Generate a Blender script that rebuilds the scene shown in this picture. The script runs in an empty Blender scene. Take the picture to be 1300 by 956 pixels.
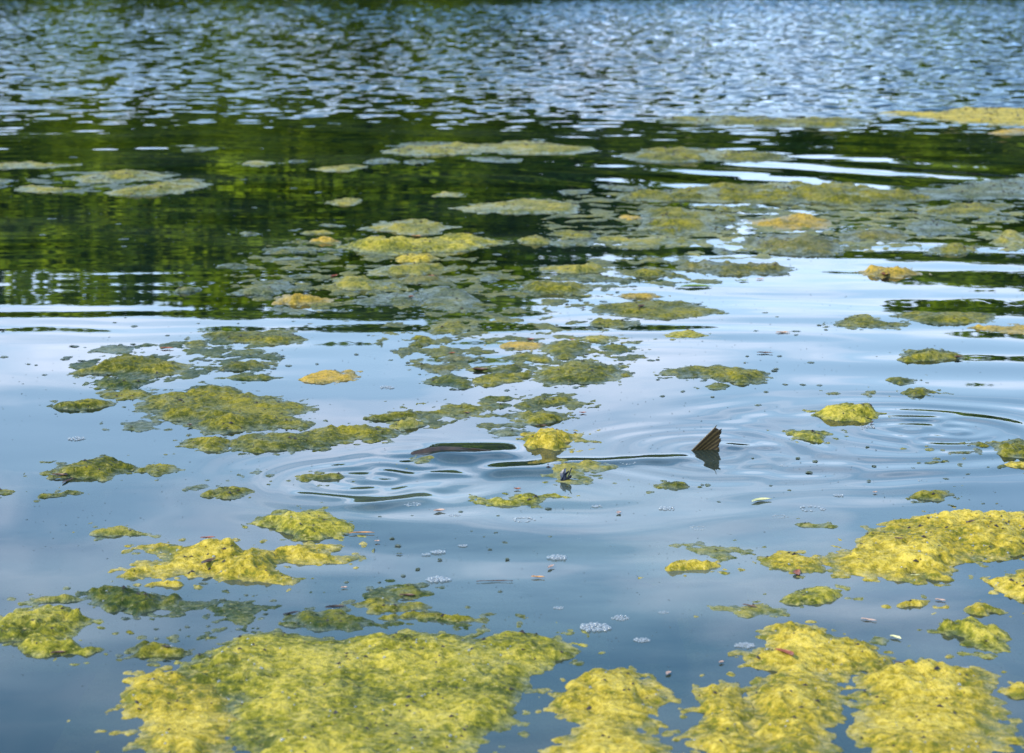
import bpy, bmesh, math, random
import numpy as np
from mathutils import Vector, Matrix

random.seed(7)
SC = bpy.context.scene
COL = SC.collection

# ------------------------------------------------------------------ camera
CAM_H = 1.45                 # eye height above the lake, metres
FPX, W0, H0, HORIZON = 2800.0, 1300.0, 956.0, -43.0
PITCH = math.atan((H0 / 2 - HORIZON) / FPX)
cam_d = bpy.data.cameras.new('camera')
cam = bpy.data.objects.new('camera', cam_d)
COL.objects.link(cam)
cam.location = (0, 0, CAM_H)
cam.rotation_euler = (math.pi / 2 - PITCH, 0, 0)
cam_d.sensor_width = 36
cam_d.lens = FPX * 36 / W0
cam_d.clip_start, cam_d.clip_end = 0.1, 3000
cam_d.dof.use_dof = True
cam_d.dof.focus_distance = 6.5
cam_d.dof.aperture_fstop = 6.3
SC.camera = cam

# ------------------------------------------------------------------ sky, sun, exposure
SUN_EL, SUN_AZ = math.radians(42), math.radians(-125)   # azimuth from +Y (view direction), clockwise positive
world = bpy.data.worlds.new('World')
SC.world = world
world.use_nodes = True
wn, wl = world.node_tree.nodes, world.node_tree.links
wn.clear()
out = wn.new('ShaderNodeOutputWorld')
bg = wn.new('ShaderNodeBackground'); bg.inputs['Strength'].default_value = 0.15
sky = wn.new('ShaderNodeTexSky'); sky.sky_type = 'NISHITA'; sky.sun_disc = False
sky.sun_elevation = SUN_EL; sky.sun_rotation = SUN_AZ
sky.air_density = 1.3; sky.dust_density = 0.0; sky.ozone_density = 4.0
tc = wn.new('ShaderNodeTexCoord')
sep = wn.new('ShaderNodeSeparateXYZ'); wl.new(tc.outputs['Generated'], sep.inputs[0])
def wmath(op, a, b=None):
    n = wn.new('ShaderNodeMath'); n.operation = op
    for i, v in enumerate((a, b)):
        if v is None: continue
        if isinstance(v, (int, float)): n.inputs[i].default_value = v
        else: wl.new(v, n.inputs[i])
    return n.outputs[0]
den = wmath('ADD', wmath('MAXIMUM', sep.outputs['Z'], 0.0), 0.12)
comb = wn.new('ShaderNodeCombineXYZ')
wl.new(wmath('DIVIDE', sep.outputs['X'], den), comb.inputs[0])
wl.new(wmath('DIVIDE', sep.outputs['Y'], den), comb.inputs[1])
cn = wn.new('ShaderNodeTexNoise'); cn.inputs['Scale'].default_value = 2.4; cn.inputs['Detail'].default_value = 5
cn.inputs['Roughness'].default_value = 0.55; cn.inputs['Distortion'].default_value = 0.3
wl.new(comb.outputs[0], cn.inputs['Vector'])
cr = wn.new('ShaderNodeValToRGB'); cr.color_ramp.elements[0].position = 0.44; cr.color_ramp.elements[1].position = 0.70
cr.color_ramp.elements[0].color = (0.0, 0.0, 0.0, 1); cr.color_ramp.elements[1].color = (0.9, 0.9, 0.9, 1)
wl.new(cn.outputs['Fac'], cr.inputs[0])
# thin high cloud thickens towards the horizon, as a layer seen edge-on does
hz = wn.new('ShaderNodeMapRange'); hz.inputs[1].default_value = 0.12; hz.inputs[2].default_value = 0.30
hz.inputs[3].default_value = 0.65; hz.inputs[4].default_value = 0.0
wl.new(sep.outputs['Z'], hz.inputs[0])
mx = wn.new('ShaderNodeMixRGB')
tint = wn.new('ShaderNodeMixRGB'); tint.blend_type = 'MULTIPLY'; tint.inputs[0].default_value = 1
wl.new(sky.outputs[0], tint.inputs[1]); tint.inputs[2].default_value = (0.72, 0.96, 1.08, 1)
haze_mix = wn.new('ShaderNodeMixRGB'); wl.new(hz.outputs[0], haze_mix.inputs[0])
wl.new(tint.outputs[0], haze_mix.inputs[1]); haze_mix.inputs[2].default_value = (5.7, 7.4, 10.4, 1)
hi = wn.new('ShaderNodeMapRange'); hi.inputs[1].default_value = 0.20; hi.inputs[2].default_value = 0.36
hi.inputs[3].default_value = 1.0; hi.inputs[4].default_value = 0.30       # thinner cloud higher up
wl.new(sep.outputs['Z'], hi.inputs[0])
wl.new(wmath('MULTIPLY', cr.outputs[0], hi.outputs[0]), mx.inputs[0]); wl.new(haze_mix.outputs[0], mx.inputs[1])
mx.inputs[2].default_value = (7.7, 8.7, 10.9, 1)
wl.new(mx.outputs[0], bg.inputs['Color']); wl.new(bg.outputs[0], out.inputs[0])

sun_d = bpy.data.lights.new('sun', 'SUN')
sun_d.energy = 2.8; sun_d.angle = math.radians(2.0); sun_d.color = (1.0, 0.94, 0.84)
sun = bpy.data.objects.new('sun', sun_d); COL.objects.link(sun)
sdir = Vector((math.sin(SUN_AZ) * math.cos(SUN_EL), math.cos(SUN_AZ) * math.cos(SUN_EL), math.sin(SUN_EL)))
sun.rotation_euler = sdir.to_track_quat('Z', 'Y').to_euler()
sun.location = (0, 0, 30)
SC.view_settings.view_transform = 'Standard'
SC.view_settings.look = 'None'
SC.view_settings.gamma = 1
SC.view_settings.exposure = 1.2
SC.render.engine = 'CYCLES'
SC.cycles.max_bounces = 6
SC.cycles.transparent_max_bounces = 8

# ------------------------------------------------------------------ helpers
CP, SP = math.cos(PITCH), math.sin(PITCH)
def at(px, py, z=0.0):
    """Where the line of sight through a photo pixel meets the level z: metres on the lake."""
    u, v = (px - W0 / 2) / FPX, (H0 / 2 - py) / FPX
    t = (z - CAM_H) / (-SP + v * CP)
    return u * t, (CP + v * SP) * t

def obj(name, me, mat=None, parent=None, **props):
    o = bpy.data.objects.new(name, me)
    COL.objects.link(o)
    if mat is not None and me is not None and not me.materials: me.materials.append(mat)
    if parent is not None: o.parent = parent
    for k, v in props.items(): o[k] = v
    return o

def mesh_np(name, co, quads=None, smooth=True, faces=None):
    me = bpy.data.meshes.new(name)
    if quads is not None:
        nf = len(quads); k = quads.shape[1]
        me.vertices.add(len(co)); me.vertices.foreach_set('co', np.asarray(co, np.float32).ravel())
        me.loops.add(nf * k); me.loops.foreach_set('vertex_index', np.asarray(quads, np.int32).ravel())
        me.polygons.add(nf)
        me.polygons.foreach_set('loop_start', np.arange(0, nf * k, k, dtype=np.int32))
        me.update(calc_edges=True)
    else:
        me.from_pydata([tuple(c) for c in co], [], faces)
    if smooth: me.polygons.foreach_set('use_smooth', [True] * len(me.polygons))
    me.update()
    return me

def _h(ix, iy, seed):
    n = (ix.astype(np.int64) * 374761393 + iy.astype(np.int64) * 668265263 + seed * 1442695041) & 0xffffffff
    n = ((n ^ (n >> 13)) * 1274126177) & 0xffffffff
    n = (n ^ (n >> 16)) & 0xffffffff
    return n.astype(np.float64) / 0xffffffff

def noise(x, y, seed=0):
    ix, iy = np.floor(x), np.floor(y); fx, fy = x - ix, y - iy
    ux, uy = fx * fx * fx * (fx * (6 * fx - 15) + 10), fy * fy * fy * (fy * (6 * fy - 15) + 10)
    def g(dx, dy):
        a = _h(ix + dx, iy + dy, seed) * 2 * np.pi
        return np.cos(a) * (fx - dx) + np.sin(a) * (fy - dy)
    return 1.4 * ((g(0, 0) * (1 - ux) + g(1, 0) * ux) * (1 - uy) + (g(0, 1) * (1 - ux) + g(1, 1) * ux) * uy)

def fbm(x, y, seed=0, oct=4):
    s, a = 0, 1.0
    for i in range(oct):
        s = s + a * noise(x * 2 ** i, y * 2 ** i, seed + 17 * i); a *= 0.5
    return s

def domes(x, y, s, seed):
    """Billowy bumps: the upper envelope of randomly placed half balls about s across, 0..1."""
    x, y = x / s, y / s
    ix, iy = np.floor(x), np.floor(y)
    best = np.zeros_like(x)
    for dx in (-1, 0, 1):
        for dy in (-1, 0, 1):
            cx = ix + dx + 0.15 + 0.7 * _h(ix + dx, iy + dy, seed)
            cy = iy + dy + 0.15 + 0.7 * _h(ix + dx, iy + dy, seed + 1)
            r = 0.48 + 0.42 * _h(ix + dx, iy + dy, seed + 2)
            best = np.maximum(best, np.sqrt(np.maximum(r * r - (x - cx) ** 2 - (y - cy) ** 2, 0)))
    return best / 0.9

def sstep(a, b, x):
    t = np.clip((x - a) / (b - a), 0, 1)
    return t * t * (3 - 2 * t)

def material(name):
    m = bpy.data.materials.new(name); m.use_nodes = True
    nt = m.node_tree
    b = nt.nodes.get('Principled BSDF')
    return m, nt, nt.nodes, nt.links, b

def ramp(nodes, links, src, stops):
    r = nodes.new('ShaderNodeValToRGB'); e = r.color_ramp.elements
    while len(e) < len(stops): e.new(0.5)
    for k, (p, c) in enumerate(stops):
        e[k].position = p; e[k].color = (*c, 1)
    links.new(src, r.inputs[0])
    return r.outputs[0]

# ------------------------------------------------------------------ lake water
BREEZE = 0.098
def swell(x, y):
    """Height of the calm-water undulations: fish wake, rings and slow waves, in metres."""
    z = np.zeros_like(x)
    def ring(px, py, lam, slope, r0, r1, ax=1.0, phase=0.0, ang=None, soft=0.35):
        nonlocal z
        cx, cy = at(px, py)
        dx, dy = (x - cx) / ax, y - cy
        r = np.hypot(dx, dy)
        w = sstep(r0 * (1 - soft), r0 + 0.03, r) * (1 - sstep(r1 * 0.35, r1, r))
        if ang is not None:
            a = np.arctan2(dy, dx)
            d = np.abs((a - math.radians(ang[0]) + np.pi) % (2 * np.pi) - np.pi)
            w = w * (1 - sstep(math.radians(ang[1]) * 0.5, math.radians(ang[1]), d))
        w = w * (0.7 + 0.5 * noise(x * 2.5, y * 2.5, int(px)))
        lamv = lam * (1 + 0.35 * r / r1)
        rr = r + 0.03 * noise(x * 3, y * 3, int(px) + 5)
        z = z + w * slope * lam / (2 * np.pi) * np.sin(2 * np.pi * rr / lamv + phase)
    def packet(px, py, lam, slope, direc, sx, sy, phase=0.0, asym=0.0):
        nonlocal z
        cx, cy = at(px, py)
        a = math.radians(direc)
        dx, dy = x - cx, y - cy
        w = np.exp(-(dx / sx) ** 2 - (dy / sy) ** 2) * (0.75 + 0.6 * noise(x / lam / 2.2, y / lam / 2.2, int(px) + 3))
        s = dx * math.cos(a) + dy * math.sin(a) + 0.12 * lam * noise(x / lam, y / lam, int(py))
        z = z + w * slope * lam / (2 * np.pi) * np.sin(2 * np.pi * s / lam + phase)
    def ridge(p0, p1, width, amp, sk=0.25):
        nonlocal z
        (x0, y0), (x1, y1) = at(*p0), at(*p1)
        L = math.hypot(x1 - x0, y1 - y0); tx, ty = (x1 - x0) / L, (y1 - y0) / L
        s = ((x - x0) * tx + (y - y0) * ty) / L
        d = -(x - x0) * ty + (y - y0) * tx + 0.012 * noise(x * 9, y * 9, 31)
        z = z + amp * np.exp(-(d / width) ** 2) * sstep(-sk, sk, s) * (1 - sstep(1 - sk, 1 + sk, s))
    # rings from the tail, the feeding swirl at right and the head swirl at left
    ring(906, 574, 0.085, 0.034, 0.05, 0.75)
    ring(1010, 575, 0.13, 0.030, 0.05, 0.85, ax=1.3, ang=(-60, 120))
    ring(1160, 543, 0.11, 0.050, 0.0, 0.80, ax=1.2)
    ring(1215, 548, 0.085, 0.055, 0.0, 0.45)
    ring(1130, 560, 0.16, 0.032, 0.25, 1.05, ax=1.25)
    ring(485, 605, 0.13, 0.050, 0.03, 0.70, ax=1.1)
    ring(535, 590, 0.10, 0.036, 0.02, 0.42)
    ring(440, 612, 0.075, 0.040, 0.03, 0.45)
    ring(585, 612, 0.06, 0.035, 0.05, 0.30, ang=(-100, 90))
    # slow round waves that the fish has sent towards the viewer
    ring(690, 605, 0.42, 0.026, 0.45, 1.75, ax=1.15, ang=(-85, 110))
    ring(780, 600, 0.55, 0.016, 0.5, 2.2, ax=1.2, ang=(-70, 110))
    # wake over the back of the fish: a low hump whose far side mirrors the trees
    ridge((545, 578), (655, 576), 0.095, 0.0105, 0.2)
    ridge((615, 598), (715, 595), 0.075, 0.0085, 0.2)
    ridge((690, 589), (875, 582), 0.042, 0.0046, 0.12)
    ridge((915, 568), (985, 566), 0.045, 0.0026, 0.25)
    ridge((455, 644), (545, 630), 0.055, 0.0058, 0.2)
    ridge((380, 628), (440, 634), 0.030, 0.0022, 0.3)
    ridge((535, 600), (600, 604), 0.025, 0.0018, 0.3)
    # slow long waves among the far trees' mirror image
    packet(1055, 213, 0.85, 0.048, 48, 2.3, 2.4, 0.8)
    packet(1235, 340, 0.85, 0.026, 80, 1.7, 1.6, 0.4)
    packet(1230, 470, 0.55, 0.020, 82, 0.8, 0.9, 0.2)
    packet(60, 408, 0.42, 0.016, 90, 1.2, 0.55, 0.5)
    packet(930, 330, 0.6, 0.014, 80, 1.4, 1.2, 0.0)
    packet(830, 405, 0.45, 0.016, 88, 1.0, 0.6, 0.0)
    packet(250, 300, 1.6, 0.006, 86, 5.0, 4.0, 0.0)
    packet(680, 410, 0.35, 0.012, 90, 1.2, 0.8, 0.0)
    # breeze: a band of wind waves on the open lake, ragged towards the sheltered water
    far = y > 15
    if far.any():
        xf, yf = x[far], y[far]
        e = yf + 4.5 * noise(xf * 0.10, yf * 0.22, 91) + 1.5 * noise(xf * 0.5, yf * 0.9, 92)
        amp = sstep(16.0, 26.0, e) * (1 + 0.25 * noise(xf * 0.06, yf * 0.035, 93)) * (0.80 + 0.45 * sstep(-5, 6, xf)) * (1 + 1.1 * sstep(28, 80, yf))
        rng = np.random.default_rng(5); w = np.zeros_like(xf); n = 46
        for k in range(n):
            lam = 0.19 * 2.4 ** rng.uniform(0, 1); a = math.radians(rng.normal(-86, 25)); kk = 2 * math.pi / lam
            w += (BREEZE * math.sqrt(2 / n) / kk) * np.sin(kk * (xf * math.cos(a) + yf * math.sin(a)) + rng.uniform(0, 6.28))
        z[far] += w * amp
    z = z + 0.00050 * noise(x * 0.7, y * 4.0, 79) * sstep(8.5, 11, y) + 0.00020 * noise(x * 1.8, y * 8, 80) * sstep(8, 10, y)
    z = z + 0.0009 * noise(x * 0.9, y * 1.4, 77) + 0.00035 * noise(x * 2.2, y * 3.2, 78)
    return z

def build_water():
    ys = [-40.0, 2.0]
    while ys[-1] < 156:
        y = ys[-1]
        d = 0.2 if y < 3.8 else 0.016 if y < 9.5 else 0.03 if y < 13 else 0.05 if y < 18 else 0.06 if y < 40 else 0.085 if y < 97 else 2.0
        ys.append(y + d)
    ys = np.array(ys)
    u = np.concatenate([-np.geomspace(8, 0.29, 14)[:-1], np.linspace(-0.29, 0.29, 420), np.geomspace(0.29, 8, 14)[1:]])
    X = u[None, :] * np.maximum(ys, 4.0)[:, None]
    Y = np.repeat(ys[:, None], len(u), 1)
    Z = swell(X, Y)
    n, m = X.shape
    i = np.arange(n * m).reshape(n, m)
    q = np.stack([i[:-1, :-1], i[:-1, 1:], i[1:, 1:], i[1:, :-1]], -1).reshape(-1, 4)
    me = mesh_np('lake_water', np.stack([X, Y, Z], -1).reshape(-1, 3), q)
    m, nt, N, L, b = material('lake_water')
    N.remove(b)
    geo = N.new('ShaderNodeNewGeometry')
    sp = N.new('ShaderNodeSeparateXYZ'); L.new(geo.outputs['Position'], sp.inputs[0])
    def mth(op, a, c=None, d=None):
        n_ = N.new('ShaderNodeMath'); n_.operation = op
        for k, v in enumerate((a, c, d)):
            if v is None: continue
            if isinstance(v, (int, float)): n_.inputs[k].default_value = v
            else: L.new(v, n_.inputs[k])
        return n_.outputs[0]
    def tex(sx, sy, detail, rough=0.5):
        mp = N.new('ShaderNodeMapping'); mp.inputs['Scale'].default_value = (sx, sy, 1)
        L.new(geo.outputs['Position'], mp.inputs[0])
        t = N.new('ShaderNodeTexNoise'); t.inputs['Scale'].default_value = 1; t.inputs['Detail'].default_value = detail
        t.inputs['Roughness'].default_value = rough
        L.new(mp.outputs[0], t.inputs['Vector'])
        return t
    def mapr(v, a, c, d, e):
        n_ = N.new('ShaderNodeMapRange'); n_.interpolation_type = 'SMOOTHSTEP'
        L.new(v, n_.inputs[0])
        for k, w in enumerate((a, c, d, e)): n_.inputs[k + 1].default_value = w
        return n_.outputs[0]
    # breeze: beyond about 20 m the open lake is rippled, with a ragged inner edge
    edge = tex(0.12, 0.25, 2)
    yy = mth('ADD', sp.outputs['Y'], mth('MULTIPLY', mth('SUBTRACT', edge.outputs['Fac'], 0.5), 9.0))
    breeze = mapr(yy, 17.5, 23.0, 0.0, 1.0)
    gust = mapr(tex(0.05, 0.03, 2).outputs['Fac'], 0.35, 0.65, 0.75, 1.1)
    right = mapr(sp.outputs['X'], -5.0, 6.0, 0.75, 1.3)
    amp = mth('MULTIPLY', mth('MULTIPLY', breeze, gust), right)
    t1 = tex(4.5, 6.5, 2, 0.5); t2 = tex(0.45, 1.3, 2, 0.5)
    c1 = N.new('ShaderNodeSeparateColor'); L.new(t1.outputs['Color'], c1.inputs[0])
    c2 = N.new('ShaderNodeSeparateColor'); L.new(t2.outputs['Color'], c2.inputs[0])
    def slope(ch, a1, a2):
        s1 = mth('MULTIPLY', mth('SUBTRACT', c1.outputs[ch], 0.5), a1)
        s2 = mth('MULTIPLY', mth('SUBTRACT', c2.outputs[ch], 0.5), a2)
        return mth('MULTIPLY', mth('ADD', s1, s2), amp)
    # faint shiver of the calm water
    t3 = tex(2.5, 4.0, 2); c3 = N.new('ShaderNodeSeparateColor'); L.new(t3.outputs['Color'], c3.inputs[0])
    cv = N.new('ShaderNodeCombineXYZ')
    L.new(mth('ADD', slope(0, 0.40, 0.0), mth('MULTIPLY', mth('SUBTRACT', c3.outputs[0], 0.5), 0.006)), cv.inputs[0])
    L.new(mth('ADD', slope(1, 0.45, 0.0), mth('MULTIPLY', mth('SUBTRACT', c3.outputs[1], 0.5), 0.008)), cv.inputs[1])
    va = N.new('ShaderNodeVectorMath'); va.operation = 'ADD'
    L.new(geo.outputs['Normal'], va.inputs[0]); L.new(cv.outputs[0], va.inputs[1])
    vn = N.new('ShaderNodeVectorMath'); vn.operation = 'NORMALIZE'; L.new(va.outputs[0], vn.inputs[0])
    nrm = vn.outputs[0]
    fr = N.new('ShaderNodeFresnel'); fr.inputs['IOR'].default_value = 1.34; L.new(nrm, fr.inputs['Normal'])
    gl = N.new('ShaderNodeBsdfGlossy'); gl.inputs['Roughness'].default_value = 0.012; L.new(nrm, gl.inputs['Normal'])
    df = N.new('ShaderNodeBsdfDiffuse')
    # suspended algae: cloudy blue-green water, milkier in drifts near the mats
    murk = tex(0.55, 0.8, 4, 0.6)
    L.new(ramp(N, L, murk.outputs['Fac'], [(0.38, MURK_A), (0.52, MURK_B), (0.70, MURK_C)]), df.inputs['Color'])
    # milt and silt stirred up where the fish has been feeding
    stir = None
    for (px, py, rx, ry, k_) in ((700, 690, 0.95, 1.0, 1.0), (860, 660, 0.8, 0.7, 0.8), (1060, 790, 0.6, 0.4, 0.55), (300, 690, 0.5, 0.6, 0.5), (140, 740, 0.5, 0.5, 0.45), (1200, 800, 0.4, 0.35, 0.5), (480, 900, 0.8, 0.35, 0.5), (960, 910, 0.7, 0.3, 0.5), (60, 820, 0.5, 0.4, 0.4), (250, 600, 0.6, 0.5, 0.35)):
        cx, cy_ = at(px, py)
        d2 = mth('ADD', mth('POWER', mth('DIVIDE', mth('SUBTRACT', sp.outputs['X'], cx), rx), 2), mth('POWER', mth('DIVIDE', mth('SUBTRACT', sp.outputs['Y'], cy_), ry), 2))
        g = mth('MULTIPLY', mth('EXPONENT', mth('MULTIPLY', d2, -1.0)), k_)
        stir = g if stir is None else mth('MAXIMUM', stir, g)
    sw = tex(1.1, 2.6, 4, 0.6)
    sf = N.new('ShaderNodeMath'); sf.operation = 'MULTIPLY'; sf.use_clamp = True
    L.new(stir, sf.inputs[0]); L.new(mapr(sw.outputs['Fac'], 0.30, 0.66, 0.25, 1.0), sf.inputs[1])
    sm = N.new('ShaderNodeMixRGB'); L.new(sf.outputs[0], sm.inputs[0]); L.new(df.inputs['Color'].links[0].from_socket, sm.inputs[1])
    sm.inputs[2].default_value = (0.125, 0.155, 0.125, 1)
    L.new(sm.outputs[0], df.inputs['Color'])
    tr = N.new('ShaderNodeBsdfTransparent'); tr.inputs['Color'].default_value = (0.55, 0.75, 0.78, 1)
    body = N.new('ShaderNodeMixShader'); body.inputs[0].default_value = 0.68
    L.new(tr.outputs[0], body.inputs[1]); L.new(df.outputs[0], body.inputs[2])
    mix = N.new('ShaderNodeMixShader')
    L.new(fr.outputs[0], mix.inputs[0]); L.new(body.outputs[0], mix.inputs[1]); L.new(gl.outputs[0], mix.inputs[2])
    L.new(mix.outputs[0], N['Material Output'].inputs[0])
    obj('lake_water', me, m, kind='structure')

MURK_A, MURK_B, MURK_C = (0.003, 0.008, 0.0035), (0.008, 0.018, 0.011), (0.026, 0.038, 0.026)
build_water()

# lake bed and far bank
m_bed, nt, N, L, b = material('lake_mud')
b.inputs['Roughness'].default_value = 0.9
t = N.new('ShaderNodeTexNoise'); t.inputs['Scale'].default_value = 1.5
L.new(ramp(N, L, t.outputs['Fac'], [(0.3, (0.012, 0.018, 0.012)), (0.7, (0.03, 0.04, 0.025))]), b.inputs['Base Color'])
xs = np.linspace(-900, 900, 61); ysb = np.concatenate([np.linspace(-60, 100, 41), [149, 152, 154, 157, 163, 173, 190, 215, 265, 400, 1500]])
X, Y = np.meshgrid(xs, ysb)
Z = np.interp(Y, [-60, 2, 60, 149, 154, 157, 163, 190, 215, 265, 1500], [-1.2, -1.2, -3, -1.5, 0.15, 0.6, 1.2, 5.5, 8.0, 9.0, 9.0]) + 0.35 * noise(X * 0.08, Y * 0.08, 4) * (Y > 151)
i = np.arange(X.size).reshape(X.shape)
q = np.stack([i[:-1, :-1], i[:-1, 1:], i[1:, 1:], i[1:, :-1]], -1).reshape(-1, 4)
cy = ysb[q // 61].mean(1) if False else Y.ravel()[q].mean(1)
P = np.stack([X, Y, Z], -1).reshape(-1, 3)
def sub(sel, name, mat):
    qq = q[sel]; u, inv = np.unique(qq, return_inverse=True)
    obj(name, mesh_np(name, P[u], inv.reshape(-1, 4)), mat, kind='structure')
m_bank, nt, N, L, b = material('bank_grass')
b.inputs['Roughness'].default_value = 0.9
t = N.new('ShaderNodeTexNoise'); t.inputs['Scale'].default_value = 0.8; t.inputs['Detail'].default_value = 6
L.new(ramp(N, L, t.outputs['Fac'], [(0.3, (0.03, 0.05, 0.012)), (0.7, (0.07, 0.10, 0.02))]), b.inputs['Base Color'])
sub(cy < 151, 'lake_bed', m_bed)
sub(cy >= 151, 'far_bank', m_bank)

# ------------------------------------------------------------------ trees on the far bank (seen mirrored in the lake)
def leaf_mat(name, a, c, d):
    m, nt, N, L, b = material(name)
    b.inputs['Roughness'].default_value = 0.6
    b.inputs['Specular IOR Level'].default_value = 0.05
    geo = N.new('ShaderNodeNewGeometry')
    t = N.new('ShaderNodeTexNoise'); t.inputs['Scale'].default_value = 0.22; t.inputs['Detail'].default_value = 3
    L.new(geo.outputs['Position'], t.inputs['Vector'])
    rp = ramp(N, L, t.outputs['Fac'], [(0.35, a), (0.52, c), (0.68, d)])
    L.new(rp, b.inputs['Base Color'])
    tl = N.new('ShaderNodeBsdfTranslucent'); L.new(rp, tl.inputs['Color'])
    mx = N.new('ShaderNodeMixShader'); mx.inputs[0].default_value = 0.3
    L.new(b.outputs[0], mx.inputs[1]); L.new(tl.outputs[0], mx.inputs[2]); L.new(mx.outputs[0], N['Material Output'].inputs[0])
    return m
LEAF = [leaf_mat('leaves_bright', (0.05, 0.085, 0.002), (0.17, 0.24, 0.003), (0.30, 0.38, 0.005)),
        leaf_mat('leaves_mid', (0.025, 0.05, 0.002), (0.09, 0.14, 0.003), (0.20, 0.27, 0.005)),
        leaf_mat('leaves_dark', (0.014, 0.035, 0.004), (0.03, 0.065, 0.006), (0.07, 0.12, 0.008))]
m_bark, nt, N, L, b = material('bark')
b.inputs['Roughness'].default_value = 0.9
t = N.new('ShaderNodeTexNoise'); t.inputs['Scale'].default_value = 6
L.new(ramp(N, L, t.outputs['Fac'], [(0.3, (0.05, 0.035, 0.02)), (0.7, (0.12, 0.09, 0.06))]), b.inputs['Base Color'])

def crown_mesh(rng, lobes, n, size):
    lobes = np.array(lobes)                       # x y z rx ry rz
    w = (lobes[:, 3] * lobes[:, 4] * lobes[:, 5]) ** 0.67; w /= w.sum()
    k = rng.choice(len(lobes), n, p=w)
    d = rng.normal(size=(n, 3)); d /= np.linalg.norm(d, axis=1)[:, None]
    r = rng.uniform(0.55, 1.06, n) ** 0.6
    c = lobes[k, :3] + d * lobes[k, 3:] * r[:, None]
    nrm = d + 0.7 * rng.normal(size=(n, 3)); nrm /= np.linalg.norm(nrm, axis=1)[:, None]
    a = np.cross(nrm, rng.normal(size=(n, 3))); a /= np.linalg.norm(a, axis=1)[:, None]
    bb = np.cross(nrm, a)
    s = size * rng.uniform(0.6, 1.3, n)[:, None]
    v = np.stack([c - a * s, c + bb * s * 0.55 + nrm * s * .12, c + a * s, c - bb * s * 0.55 - nrm * s * .12], 1).reshape(-1, 3)
    return mesh_np('crown', v, np.arange(n * 4).reshape(-1, 4), smooth=False)

def trunk_mesh(rng, h, r, limbs):
    bm = bmesh.new()
    def limb(p0, p1, r0, r1, seg=5, sides=7, bend=0.25):
        prev = None
        for s in range(seg + 1):
            f = s / seg
            p = p0.lerp(p1, f) + Vector((bend * math.sin(f * 3 + p1.x), bend * math.sin(f * 2.3 + p1.y), 0)) * f * (1 - f) * 2
            rr = r0 + (r1 - r0) * f + (0.5 * r0 * (1 - f) ** 6)
            ring = [bm.verts.new(p + Vector((rr * math.cos(6.2832 * q / sides), rr * math.sin(6.2832 * q / sides), 0))) for q in range(sides)]
            if prev:
                for q in range(sides): bm.faces.new((prev[q], prev[(q + 1) % sides], ring[(q + 1) % sides], ring[q]))
            prev = ring
        bm.faces.new(prev)
    limb(Vector((0, 0, -0.5)), Vector((0.2, 0, h * 0.8)), r, r * 0.25)
    for (x, y, z) in limbs:
        limb(Vector((0.05, 0, h * rng.uniform(0.18, 0.4))), Vector((x, y, z)), r * 0.45, r * 0.1)
    me = bpy.data.meshes.new('trunk'); bm.to_mesh(me); bm.free()
    return me

PROTO = []
for k in range(5):
    rng = np.random.default_rng(40 + k)
    lobes, limbs = [], []
    nl = 12 + k
    for j in range(nl):
        a = rng.uniform(0, 6.28); rad = rng.uniform(0.3, 1.0)
        z = rng.uniform(0.16, 0.88)
        width = 0.30 * math.sin(min(1, (1.08 - z) / 0.62) * 1.57)
        lx, ly = math.cos(a) * rad * width, math.sin(a) * rad * width
        s = rng.uniform(0.085, 0.15)
        lobes.append((lx, ly, z, s * 1.15, s * 1.1, s * 0.85))
        if j % 3 == 0: limbs.append((lx * 10, ly * 10, z * 10))
    lobes.append((0, 0, 0.9, 0.10, 0.10, 0.09)); lobes.append((0, 0, 0.55, 0.2, 0.2, 0.3))
    L10 = [tuple(10 * v for v in l) for l in lobes]     # prototypes are 10 m tall
    PROTO.append((crown_mesh(rng, L10, 5200, 0.24), trunk_mesh(rng, 10, 0.24, limbs)))

def tree(name, px, dist, top, proto, leaf, label, cat, group, trunk=True, wide=1.0):
    t = obj(name, None, label=label, category=cat, group=group)
    x = (px - 650) / FPX * dist
    zb = float(np.interp(dist, [149, 154, 157, 163, 190, 215], [0, 0.15, 0.6, 1.2, 5.5, 8.0]))
    s = (top - zb) / 10
    t.location = (x, dist, zb - 0.1); t.rotation_euler = (0, 0, random.uniform(0, 6.28)); t.scale = (s * wide, s * wide, s)
    c = obj('crown', PROTO[proto][0], None, t)
    if not c.data.materials: c.data.materials.append(LEAF[0])
    c.material_slots[0].link = 'OBJECT'; c.material_slots[0].material = LEAF[leaf]
    if trunk: obj('trunk', PROTO[proto][1], m_bark, t)
    return t

def mirrored_top(dist, py):
    """height of a thing at this distance whose top mirrors at photo row py"""
    th = PITCH + math.atan((py - H0 / 2) / FPX)
    return (dist - CAM_H / math.tan(th)) * math.tan(th)
# photo column, row where the top mirrors, distance, leaf kind
SKYLINE = [(-2300, 380, 116, 1), (-2000, 400, 114, 0), (-1700, 370, 117, 2), (-1400, 410, 115, 1), (-1150, 390, 118, 0), (-900, 400, 114, 1), (-680, 410, 117, 2), (-460, 395, 115, 0), (-270, 405, 116, 1),
           (-110, 398, 114, 1), (-40, 397, 117, 2), (40, 396, 116, 0), (105, 397, 117, 0), (170, 390, 115, 1), (230, 398, 116, 0), (290, 428, 117, 0), (385, 408, 114, 0), (475, 442, 116, 1), (560, 446, 115, 0), (640, 392, 117, 1),
           (730, 362, 115, 2), (820, 372, 116, 1), (905, 300, 118, 2), (985, 292, 114, 2), (1070, 318, 116, 0), (1165, 378, 117, 1), (1245, 402, 115, 0), (1345, 404, 116, 1),
           (1470, 390, 114, 2), (1640, 400, 117, 0), (1820, 380, 115, 1), (2050, 405, 116, 0), (2300, 390, 115, 2), (2600, 400, 117, 1), (2900, 380, 115, 0)]
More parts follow.
